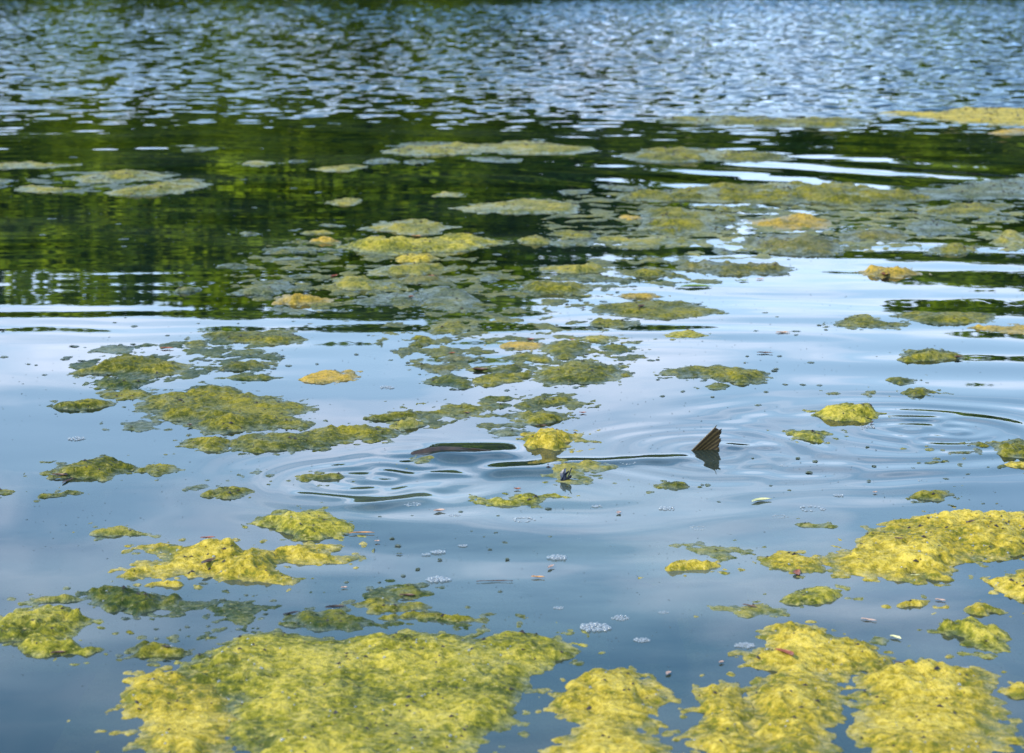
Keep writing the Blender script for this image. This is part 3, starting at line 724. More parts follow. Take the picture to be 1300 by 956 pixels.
 ('T', 0.012, 'straw yellow algae mat cut by the right edge, end of the long right mat', 'F1120,132 1180,122 1240,130 1300,122 1380,130 1380,155 1250,155 1150,146'),
 ('O', 0.020, 'olive algae mat with a dark stub on its right end, at right', 'F815,255 870,237 920,214 1000,222 1060,240 1010,260 900,270 850,263'),
 ('O', 0.015, 'small lens of olive algae below the mat with a dark stub', 'F785,330 830,317 910,322 900,343 820,350'),
 ('O', 0.019, 'olive algae knob at the left end of a dark wave streak at right', 'F840,380 900,360 990,372 960,393 890,403'),
 ('L', 0.027, 'round topped green yellow algae mat behind the smaller one right of the tail fin', 'S235,82 300,62 420,64 450,58 500,77 550,95 520,123 440,128 420,142 330,128 260,113'),
 ('L', 0.025, 'shaggy green yellow algae mound just right of the tail fin', 'S90,190 150,168 250,168 295,187 250,218 210,236 150,233'),
 ('O', 0.027, 'green algae mound cut by the right edge beyond the ripples', 'S1140,270 1180,238 1300,230 1380,240 1380,340 1320,335 1250,318 1200,290'),
 ('O', 0.015, 'small round olive algae knob left of the mound at the right edge', 'S1050,260 1090,240 1130,256 1090,276'),
 ('O', 0.010, 'tiny olive algae knob second left of the mound at the right edge', 'S960,255 990,246 1025,255 990,264'),
 ('P', 0.007, 'thin straw algae sliver in the ripples left of the tiny knobs at right', 'S740,268 790,261 860,268 800,277'),
 ('R', 0.009, 'brown grey algae sliver in front of the tiny knobs at right', 'S880,305 940,287 1020,284 1000,299 900,313'),
 ('O', 0.009, 'small olive algae sliver left below the brown grey sliver at right', 'S800,355 850,342 910,337 880,354 830,363'),
 ('Y', 0.014, 'flat yellow algae edge cut by the right edge in front of the green mound', 'S1190,372 1220,357 1310,352 1380,355 1380,380 1320,378 1220,388'),
 ('G', 0.010, 'dark green algae scrap at the left of the flat yellow edge', 'S1140,385 1180,370 1225,376 1180,393'),
 ('O', 0.009, 'small olive algae scrap up left of the round topped mat at right', 'F680,381 720,370 745,380 720,393'),
 ('O', 0.007, 'thin olive algae scrap left of the round topped mat at right', 'F550,385 590,378 625,385 590,391'),
 # --- right cluster across the tree reflection
 ('O', 0.025, 'long yellow green algae bank crossing the right half, the longest far mat', 'J0,195 60,172 200,162 330,153 480,143 600,118 800,120 900,124 980,110 1100,100 1200,114 1300,122 K100,95 250,124 400,153 560,168 700,187 760,205 720,223 560,223 450,238 300,258 150,258 50,238 0,233 J1200,228 1150,262 1050,235 850,225 600,238 450,225 300,223 150,218 0,222'),
 ('F', 0.009, 'grey thin algae film at the left end of the long yellow green bank', 'J-40,118 60,122 150,130 180,150 60,163 -60,155'),
 ('O', 0.020, 'broad grey green algae mat below the left part of the long bank', 'J170,282 300,258 450,272 520,282 640,302 760,312 820,330 800,358 680,383 650,428 500,428 350,438 180,442 95,430 150,390 230,365 165,348 180,310'),
 ('T', 0.014, 'small ochre algae patch left of the broad grey green mat', 'J30,332 60,311 130,317 150,344 90,357'),
 ('P', 0.012, 'narrow straw algae strip along the front of the broad grey green mat', 'B980,397 1060,380 J0,457 150,457 300,457 450,452 550,475 450,488 370,488 330,507 150,498 0,490 B1150,422 1060,418 1000,410'),
 ('O', 0.010, 'tiny yellow green algae pad under the long bank at right of centre', 'J650,262 700,252 760,263 740,284 660,279'),
 ('G', 0.014, 'dark green algae pad under the middle of the long bank', 'J750,276 830,253 920,253 1000,275 930,293 800,293'),
 ('T', 0.020, 'orange tinted algae mat below the long bank, left of the brown mat', 'J850,385 950,334 1050,314 1200,309 1300,327 K60,342 30,385 J1250,408 1100,399 1000,399 900,389'),
 ('O', 0.009, 'small olive algae scrap at the left of the orange tinted mat', 'J860,340 930,317 1010,320 950,335'),
 ('R', 0.020, 'brown olive algae mat in front of the orange tinted mat', 'J850,490 900,453 1000,433 1100,428 1250,424 1300,441 K100,442 110,520 60,558 0,568 J1250,578 1150,578 1050,555 960,540 880,525'),
 ('F', 0.009, 'small grey algae film left in front of the brown olive mat', 'J620,560 650,523 700,523 750,545 700,568'),
 ('F', 0.006, 'faint grey algae film between the narrow strip and the dark brown mat', 'J400,580 450,567 520,580 450,598'),
 ('R', 0.019, 'dark brown algae mat on white water right of centre', 'J410,640 450,618 560,608 700,613 850,627 1000,617 1090,641 1120,665 1050,688 850,693 700,698 600,688 500,665'),
 ('O', 0.015, 'low olive algae mat left of the dark brown mat', 'J60,668 150,648 250,643 320,660 420,680 400,698 250,713 100,698'),
 ('F', 0.012, 'wide grey algae film with pink tinge at the right end of the long bank', 'K540,162 620,152 760,142 900,123 1050,103 1150,88 1300,55 1380,50 1380,205 1250,213 1100,213 950,213 800,213 700,200'),
 ('O', 0.017, 'pale yellow green algae mat at right under the wide grey film', 'K620,290 740,253 900,238 1100,233 1210,238 1245,260 1150,293 1000,328 850,323 720,308'),
 ('P', 0.012, 'small straw algae pad between the orange mat and the pale right mat', 'K350,312 420,292 500,302 480,328 380,328'),
 ('F', 0.009, 'grey bubbly algae film below the pale right mat', 'K560,400 620,343 760,348 900,372 950,400 960,438 850,430 760,438 620,448'),
 ('F', 0.006, 'thin grey algae film along the front of the pale right mat', 'K980,350 1100,333 1250,333 1290,341 1150,350 1050,359'),
 ('R', 0.015, 'brownish algae mat right of the brown olive mat', 'K120,442 250,403 400,403 540,412 540,478 450,498 350,480 250,488 150,498'),
 ('O', 0.017, 'small olive algae mat on the dark reflection below the grey bubbly film', 'K720,530 770,503 870,502 960,507 1010,525 950,539 850,558 760,553'),
 ('P', 0.019, 'straw and grey algae mat cut by the right edge above the wave streaks', 'K1060,442 1150,423 1290,432 1380,440 1380,530 1300,520 1220,543 1150,500 1100,470'),
 ('T', 0.015, 'ochre algae mat with a red brown bit alone on white water at right', 'K250,672 330,653 370,643 440,657 550,653 620,680 560,698 420,712 280,703'),
 # --- left cluster across the tree reflection
 ('P', 0.019, 'pale straw algae mat behind the long yellow one left of centre', 'N590,95 680,72 750,49 950,44 1080,54 1160,77 1170,100 1050,138 950,143 850,130 740,110'),
 ('L', 0.024, 'long bright yellow algae mat across the dark reflection left of centre', 'N460,202 520,179 640,170 760,184 900,174 1050,150 1200,132 1300,145 B500,388 560,396 640,402 560,418 440,443 330,453 N1100,252 950,240 850,268 720,268 560,238'),
 ('Y', 0.015, 'short yellow algae strip below the long bright yellow mat', 'N780,295 880,278 960,269 1060,287 1060,305 900,309'),
 ('P', 0.019, 'straw olive algae mat below the short yellow strip', 'N650,362 700,334 850,329 1000,314 1170,333 1190,345 1050,368 960,383 850,383 750,408 650,398'),
 ('R', 0.010, 'pinkish grey algae film below the straw olive mat', 'N820,430 900,403 1040,398 1150,403 1250,425 1150,438 1000,443 850,438'),
 ('P', 0.017, 'straw algae mat with a dark hole, left of the pinkish grey film', 'N410,430 450,399 530,404 640,432 760,442 830,460 820,483 650,488 500,478 420,460'),
 ('F', 0.012, 'grey olive algae mat in front of the one with a dark hole', 'N560,565 640,537 760,508 850,503 930,522 980,560 900,578 760,578 640,578'),
 ('F', 0.009, 'wide bluish algae film at the front of the left of centre cluster', 'N940,490 1050,472 1180,482 1300,502 1320,600 1250,628 1100,600 990,578 1000,540'),
 ('T', 0.017, 'pale orange algae mound alone at the front left of the reflection cluster', 'N60,540 150,514 230,533 330,543 420,570 330,588 200,583 100,573'),
 ('F', 0.009, 'grey green algae mat cornered like an arrow left of the pale orange mound', 'A880,600 950,587 1040,564 1090,554 1115,570 1080,598 1000,610 920,606'),
 ('F', 0.005, 'bluish algae film under the pale orange mound', 'N20,605 100,592 250,621 320,645 200,649 80,639'),
 ('F', 0.010, 'row of grey algae lumps left of the long bright yellow mat', 'N-45,240 0,235 80,213 240,218 330,227 440,227 400,240 300,244 200,249 60,249'),
 ('T', 0.012, 'single bright ochre algae spot above the row of grey lumps', 'N280,180 350,167 450,176 440,190 330,194'),
 ('P', 0.009, 'straw algae sliver above the bright ochre spot', 'N205,130 330,117 410,126 350,139 240,139'),
 ('F', 0.005, 'thin white grey algae film under the row of grey lumps', 'N0,300 100,287 170,273 250,286 180,304 60,309'),
 ('F', 0.005, 'thin white grey algae film above the straw mat with a dark hole', 'N110,405 200,387 330,396 250,409'),
 ('F', 0.006, 'grey algae film above the straw sliver', 'N330,80 380,71 510,85 420,91'),
 ('P', 0.014, 'straw olive algae strip right of the left of centre cluster', 'B735,512 800,495 900,503 1000,508 1030,520 960,527 830,527'),
 ('F', 0.009, 'grey olive thin algae strip in front of the straw olive strip', 'B780,541 880,532 1000,542 1130,559 1050,567 900,554'),
 ('O', 0.015, 'olive grey algae mat with a broken rim below the grey olive thin strip', 'B655,585 720,558 800,567 870,558 950,576 900,608 800,599 700,603'),
 ('F', 0.009, 'small grey algae lump left of the mat with a broken rim', 'B505,546 550,530 620,541 600,559 540,559'),
 ('P', 0.012, 'straw algae strip linking the long yellow mat to the narrow strip at right', 'B640,406 700,391 780,393 770,410 690,414'),
 ('O', 0.012, 'olive algae patch behind the linking straw strip', 'B790,382 850,368 930,368 990,382 940,399 880,390 830,390'),
 ('F', 0.007, 'grey algae film in front of the linking straw strip', 'B775,416 880,402 980,402 960,417 820,424'),
 ('F', 0.009, 'bluish green algae film at the left front of the reflection cluster', 'B60,640 140,614 250,604 300,640 200,649 100,653'),
 ('F', 0.009, 'bluish green algae film right of centre in front of the wide bluish film', 'B300,650 420,643 560,665 500,679 380,669'),
 ('F', 0.010, 'grey green algae mat on the bright water gap at centre', 'B320,602 420,584 520,612 400,628'),
 # --- far mats
 ('P', 0.019, 'long straw algae mat in the dark reflection at centre, behind all centre mats', 'B160,62 220,48 330,44 500,39 640,29 740,26 850,38 985,58 900,71 760,74 600,69 420,79 220,81'),
 ('F', 0.009, 'grey algae film along the back left of the long straw far mat', 'B180,46 250,34 380,28 490,36 400,42 260,47'),
 ('F', 0.009, 'small grey algae lump in front of the left end of the long straw far mat', 'B90,100 140,90 215,101 180,110 110,108'),
 ('F', 0.008, 'smaller grey algae lump second in front of the long straw far mat', 'B235,106 290,97 340,101 300,114 250,114'),
 ('F', 0.009, 'pair of grey algae lumps in front of the middle of the long straw far mat', 'B465,92 560,85 610,91 665,101 620,109 540,104'),
 ('P', 0.010, 'small oval straw algae pad alone on dark green water left of centre', 'B350,230 390,217 440,226 450,237 380,241'),
 ('P', 0.017, 'long grey straw algae mat left of the long yellow green bank', 'B425,287 480,268 600,254 700,244 800,244 870,262 910,289 850,300 720,299 560,297'),
 ('F', 0.007, 'grey algae film above the right end of the long grey straw mat', 'B815,226 870,211 960,212 900,229'),
 ('O', 0.019, 'far olive algae line below the rippled water at right', 'X825,150 865,148 950,147 1015,150 1065,148 1110,153 1090,159 1050,162 980,160 915,159 865,155'),
 ('Y', 0.014, 'far golden yellow algae bank at the top right edge', 'C740,66 850,61 950,70 1050,52 1150,46 1300,54 1400,58 1400,118 1290,113 1200,116 1100,109 980,99 900,86 800,75'),
 ('T', 0.017, 'small golden algae tongue below the far golden yellow bank', 'C1180,145 1230,133 1310,128 1390,130 1390,150 1250,151'),
 ('O', 0.019, 'far olive straw algae mat below the far olive line, right of centre', 'X790,196 820,188 870,188 930,191 992,193 1003,204 950,207 905,203 850,205 800,203'),
 ('P', 0.012, 'far straw algae strip at the left edge', 'A-30,110 80,107 200,111 330,115 250,121 120,129 -30,132'),
 ('P', 0.017, 'far grey straw algae mat at left, the upper of two', 'A275,172 340,149 440,142 570,136 640,156 560,174 450,181 320,184'),
 ('P', 0.019, 'far grey straw algae mat at left, the lower of two', 'A395,226 480,204 600,185 690,166 760,173 795,195 720,214 600,228 470,234'),
 ('P', 0.010, 'far straw algae streak left of the two grey straw mats', 'A65,210 100,190 180,200 250,206 325,208 280,219 180,221 90,219'),
 ('F', 0.008, 'far grey algae scrap at the left edge, the upper of two', 'A-30,170 50,173 45,182 -30,185'),
 ('F', 0.007, 'far grey algae scrap at the left edge, the lower of two', 'A-30,191 45,195 0,203 -30,203'),
 ('P', 0.010, 'far straw grey algae lump alone left of centre', 'A920,106 980,99 1060,106 1010,121 945,119'),
 ('F', 0.007, 'far grey algae lump right of the straw grey lump', 'A1085,105 1130,98 1165,104 1120,109'),
 ('P', 0.010, 'far straw algae sliver pointing left with an orange tip', 'X401,215 420,211 435,209 465,211 450,215 420,218'),
 ('P', 0.010, 'small straw algae pad alone below the orange tipped sliver', 'X415,254 435,251 458,256 445,260 425,259'),
 ('F', 0.009, 'small grey algae disc alone on the green reflection at left', 'A895,375 930,364 985,380 940,387'),
 ('F', 0.009, 'small grey algae lens below the small grey disc at left', 'A805,501 870,490 960,505 880,514'),
 ('F', 0.010, 'pale grey algae patch near the reflected tree tops at left', 'A645,601 690,584 770,583 740,598 680,602'),
 ('F', 0.007, 'far small grey algae patch high at left near the rippled water', 'A705,56 770,49 825,54 770,63'),
 # --- broken webs of bits that tie the clusters together
 ('o', .012, 'broken web of olive algae bits tying the left of centre reflection cluster together', 'X300,330 360,305 440,300 540,318 620,330 700,345 760,380 700,400 600,395 520,390 440,395 360,390 310,375'),
 ('o', .012, 'broken web of algae bits in front of the reflection cluster at centre', 'X500,395 600,385 700,400 770,415 820,440 790,470 700,480 600,485 540,470 480,440'),
 ('p', .014, 'broken web of straw algae bits around the right cluster', 'X880,265 960,258 1060,262 1180,262 1290,262 1300,300 1240,305 1100,318 1000,325 900,330 840,310 800,290'),
 ('o', .016, 'broken web of olive bits filling the right cluster below the long bank', 'X900,255 1000,248 1100,255 1180,258 1230,285 1180,300 1080,320 980,315 900,300 860,280'),
 ('o', .014, 'broken web of olive bits on the left half of the right cluster', 'X690,262 760,240 850,255 900,290 840,318 760,315 700,300'),
 ('f', .008, 'broken web of grey algae bits at the far right end of the long bank', 'X1120,245 1200,232 1310,222 1310,275 1200,275 1120,268'),
 ('o', .010, 'broken web of olive bits on the bright gap right of the reflection cluster', 'X690,340 760,325 860,325 940,345 900,362 800,368 720,366'),
 ('g', .010, 'broken web of dark green strands between the left mats and the lime mat', 'X215,752 290,745 340,770 330,800 270,815 220,800 190,770'),
 ('g', .012, 'broken web of dark green strands behind the right half of the lime mat', 'X420,765 470,742 545,738 560,760 600,780 650,790 560,795 470,795 440,785'),
 ('o', .010, 'broken web of olive strands around the knobbly green strip at centre', 'X480,525 560,508 650,500 740,500 750,520 700,540 600,548 520,545'),
 ('g', .010, 'broken web of green strands around the brownish olive mat at left', 'X95,465 160,440 260,430 340,425 350,470 260,490 160,495 110,490'),
 ('f', .008, 'broken web of grey film beside the two grey straw far mats', 'X20,225 100,215 220,218 270,232 200,250 90,246'),
]
for spec in MATS: make_mat(spec)
def plain(name, c1, c2, rough=0.5, scale=120):
    m, nt, N, L, b = material(name)
    t = N.new('ShaderNodeTexNoise'); t.inputs['Scale'].default_value = scale; t.inputs['Detail'].default_value = 4
    tcn = N.new('ShaderNodeTexCoord'); L.new(tcn.outputs['Object'], t.inputs['Vector'])
    L.new(ramp(N, L, t.outputs['Fac'], [(0.35, c1), (0.68, c2)]), b.inputs['Base Color'])
    b.inputs['Roughness'].default_value = rough
    return m

# ------------------------------------------------------------------ the fish
def loft(name, secs, n=20):
    """secs: (x, z centre, half width, half height) from nose to tail; one closed skin."""
    bm = bmesh.new(); prev = None
    for (x, zc, w, h) in secs:
        ring = [bm.verts.new((x, w * math.cos(2 * math.pi * k / n), zc + h * math.copysign(abs(math.sin(2 * math.pi * k / n)) ** 0.9, math.sin(2 * math.pi * k / n)))) for k in range(n)]
        if prev:
            for k in range(n): bm.faces.new((prev[k], prev[(k + 1) % n], ring[(k + 1) % n], ring[k]))
        else: bm.faces.new(ring[::-1])
        prev = ring
    bm.faces.new(prev)
    for f in bm.faces: f.smooth = True
    me = bpy.data.meshes.new(name); bm.to_mesh(me); bm.free(); return me

m_fish, nt, N, L, b = material('carp_skin')
tcn = N.new('ShaderNodeTexCoord')
vo = N.new('ShaderNodeTexVoronoi'); vo.inputs['Scale'].default_value = 55; L.new(tcn.outputs['Object'], vo.inputs['Vector'])
L.new(ramp(N, L, vo.outputs['Distance'], [(0.0, (0.075, 0.055, 0.025)), (0.6, (0.035, 0.028, 0.014)), (0.9, (0.012, 0.010, 0.006))]), b.inputs['Base Color'])
b.inputs['Roughness'].default_value = 0.3
bp = N.new('ShaderNodeBump'); bp.inputs['Strength'].default_value = 0.4; bp.inputs['Distance'].default_value = 0.003
L.new(vo.outputs['Distance'], bp.inputs['Height']); L.new(bp.outputs[0], b.inputs['Normal'])
m_fin, nt, N, L, b = material('carp_fin')
ra = N.new('ShaderNodeAttribute'); ra.attribute_name = 'ray'
nz = N.new('ShaderNodeTexNoise'); nz.inputs['Scale'].default_value = 60; nz.inputs['Detail'].default_value = 3
ad = N.new('ShaderNodeMath'); ad.operation = 'MULTIPLY_ADD'; ad.inputs[1].default_value = 0.9
L.new(nz.outputs['Fac'], ad.inputs[0]); L.new(ra.outputs['Fac'], ad.inputs[2])
L.new(ramp(N, L, ad.outputs[0], [(0.40, (0.010, 0.007, 0.003)), (0.68, (0.026, 0.018, 0.006)), (0.98, (0.085, 0.062, 0.024))]), b.inputs['Base Color'])
b.inputs['Roughness'].default_value = 0.35; b.inputs['Specular IOR Level'].default_value = 0.15

def fin_mesh(name, rows, n_ray, thick, ridge):
    """rows: matching points along the base edge and the outer edge; rays run between them and stand proud of the membrane."""
    base, tip = rows
    nb = n_ray * 4 + 1; nt_ = 14
    co, ray, q = [], [], []
    bp_ = np.array(base); tp_ = np.array(tip)
    def along(P, f):
        d = np.concatenate([[0], np.cumsum(np.linalg.norm(np.diff(P, axis=0), axis=1))]); d /= d[-1]
        return np.array([np.interp(f, d, P[:, k]) for k in range(3)])
    for side in (1, -1):
        for i_ in range(nb):
            a, c = along(bp_, i_ / (nb - 1)), along(tp_, i_ / (nb - 1))
            r = 0.5 + 0.5 * math.cos(2 * math.pi * i_ / 4)
            rag = 1 - 0.05 * abs(math.sin(i_ * 1.9)) - 0.03 * math.sin(i_ * 0.77)
            for j_ in range(nt_ + 1):
                f = j_ / nt_ * rag
                p = a + (c - a) * f
                p = p + np.array([0, 0.012 * math.sin(f * 1.6 + i_ * 0.05), 0]) + np.array([0.004, 0, 0]) * math.sin(6 * i_ / nb) * f
                t = (thick * (1 - 0.85 * f) + ridge * r * (1 - 0.6 * f)) * (0.15 if i_ in (0, nb - 1) else 1)
                co.append((p[0], p[1] + side * t, p[2])); ray.append(r)
    w = nt_ + 1; off = nb * w
    for i_ in range(nb - 1):
        for j_ in range(nt_):
            v = i_ * w + j_
            q.append((v, v + 1, v + w + 1, v + w)); q.append((off + v, off + v + w, off + v + w + 1, off + v + 1))
    for i_ in range(nb - 1): q.append((i_ * w + nt_, off + i_ * w + nt_, off + (i_ + 1) * w + nt_, (i_ + 1) * w + nt_))
    for j_ in range(nt_):
        q.append((j_, off + j_, off + j_ + 1, j_ + 1)); e = (nb - 1) * w; q.append((e + j_, e + j_ + 1, off + e + j_ + 1, off + e + j_))
    me = mesh_np(name, np.array(co), np.array(q))
    at_ = me.attributes.new('ray', 'FLOAT', 'POINT'); at_.data.foreach_set('value', 0.45 * np.array(ray, np.float32))
    return me

tx, ty = at(892, 572)           # where the tail fin leaves the water
nx_, ny_ = at(430, 579)
carp = obj('carp', None, label='large brown carp swimming left, its tail fin and dark back breaking the surface', category='fish')
carp.location = (tx, ty, 0)
head = math.atan2(ny_ - ty, nx_ - tx)
carp.rotation_euler = (0, 0, head + math.pi)        # local -X is forward
LEN = math.hypot(nx_ - tx, ny_ - ty)
S = LEN / 0.93
secs = [(-0.93, -0.100, .004, .004), (-0.92, -.098, .022, .020), (-0.89, -.094, .040, .040), (-0.84, -.089, .055, .062), (-0.77, -.085, .066, .083),
        (-0.70, -.092, .072, .0985), (-0.62, -.102, .074, .108), (-0.52, -.108, .070, .104), (-0.42, -.108, .062, .092), (-0.32, -.104, .050, .074),
        (-0.22, -.096, .036, .054), (-0.13, -.084, .024, .038), (-0.06, -.072, .016, .032), (-0.02, -.066, .009, .034), (0.0, -.064, .003, .034)]
obj('body', loft('body', [(a * S, c * S, w * S, h * S) for a, c, w, h in secs]), m_fish, carp)
# tail fin: the upper lobe stands out of the water, swept back; the lower lobe stays below
up_b = [(-0.075, 0, -0.040), (-0.035, 0, -0.055), (-0.02, 0, -0.062)]
up_t = [(0.046, 0, 0.078), (0.053, 0, 0.070), (0.057, 0, 0.058), (0.055, 0, 0.030), (0.056, 0, 0.004), (0.040, 0, -0.045)]
lo_b = [(-0.02, 0, -0.062), (-0.035, 0, -0.075), (-0.05, 0, -0.085)]
lo_t = [(0.040, 0, -0.045), (0.06, 0, -0.10), (0.07, 0, -0.15), (0.06, 0, -0.165)]
sc3 = lambda P: [(x, y, z) for x, y, z in P]
tf = obj('tail_fin', fin_mesh('tail_fin', (sc3(up_b), sc3(up_t)), 9, 0.0035, 0.0005), m_fin, carp)
obj('tail_fin_lower_lobe', fin_mesh('tail_fin_lower_lobe', (sc3(lo_b), sc3(lo_t)), 8, 0.003, 0.0012), m_fin, carp)
d_b = [(-0.755 * S, 0, -0.010), (-0.70 * S, 0, -0.004), (-0.64 * S, 0, -0.002), (-0.50 * S, 0, -0.012)]
d_t = [(-0.745 * S, 0.004, 0.006), (-0.70 * S, 0.010, 0.020), (-0.655 * S, 0.012, 0.021), (-0.622 * S, 0.010, 0.019), (-0.56 * S, 0.008, 0.014), (-0.49 * S, 0.006, 0.002)]
obj('dorsal_fin', fin_mesh('dorsal_fin', (d_b, d_t), 12, 0.0075, 0.0003), plain('carp_back', (0.012, 0.007, 0.004), (0.04, 0.024, 0.010), 0.3, 40), carp)
for sd_ in (-1, 1):
    bm = bmesh.new(); bmesh.ops.create_uvsphere(bm, u_segments=10, v_segments=6, radius=0.009)
    for v in bm.verts: v.co += Vector((-0.865 * S, sd_ * 0.043, -0.078 * S))
    me = bpy.data.meshes.new('eye'); bm.to_mesh(me); bm.free(); obj('eye', me, m_fin, carp)

# ------------------------------------------------------------------ leaves and twigs
LM = {'cream': plain('leaf_cream', (0.38, 0.36, 0.14), (0.58, 0.55, 0.28)), 'pink': plain('leaf_pink', (0.28, 0.17, 0.12), (0.42, 0.28, 0.20)),
      'brown': plain('leaf_brown', (0.035, 0.016, 0.008), (0.10, 0.045, 0.018)), 'red': plain('leaf_red', (0.14, 0.035, 0.010), (0.26, 0.07, 0.02)),
      'dark': plain('leaf_dark', (0.010, 0.007, 0.005), (0.035, 0.022, 0.012)), 'orange': plain('leaf_orange', (0.30, 0.13, 0.03), (0.42, 0.20, 0.05)),
      'green': plain('leaf_green', (0.08, 0.14, 0.02), (0.20, 0.26, 0.05))}
def leaf_mesh(length, width, curl, bend, rng):
    n = 9; co, q = [], []
    for top in (0, 1):
        for i_ in range(n + 1):
            f = i_ / n; w = width * 0.5 * math.sin(math.pi * min(1, f * 0.97 + 0.02)) ** 0.75 * (1.12 - 0.35 * f)
            x = (f - 0.5) * length; yb = bend * math.sin(math.pi * f); zc = curl * (2 * f - 1) ** 2
            for s in (-1, -0.5, 0, 0.5, 1):
                co.append((x, yb + s * w, zc + abs(s) ** 1.5 * w * 0.45 + 0.0009 * top + 0.0006 * math.sin(9 * f + s)))
    st = 5 * (n + 1)
    for i_ in range(n):
        for s in range(4):
            v = i_ * 5 + s
            q.append((v, v + 1, v + 6, v + 5)); q.append((st + v, st + v + 5, st + v + 6, st + v + 1))
        for e in (0, 4):
            v = i_ * 5 + e; q.append((v, v + 5, st + v + 5, st + v))
    return mesh_np('leaf', np.array(co), np.array(q))
def leaf(px, py, lenpx, ang, kind, label, wide=0.28, curl=0.15, bend=0.1, name='leaf', tilt=0.0, cat='leaf'):
    """ang: direction of the leaf's axis on the water, degrees (0 along the photo's width)."""
    x, y = at(px, py); z = surface(x, y)
    if z > 0: x, y = at(px, py, z); z = max(surface(x, y), 0)
    sc = math.hypot(x, y, CAM_H) / FPX
    length = lenpx * sc / max(0.35, math.hypot(math.cos(math.radians(ang)), 0.25 * math.sin(math.radians(ang))))
    me = leaf_mesh(length, length * wide, length * curl, length * bend, None)
    o = obj(name, me, LM[kind], label=label, category=cat)
    o.location = (x, y, z + 0.002); o.rotation_euler = (tilt, 0, math.radians(ang))
    return o
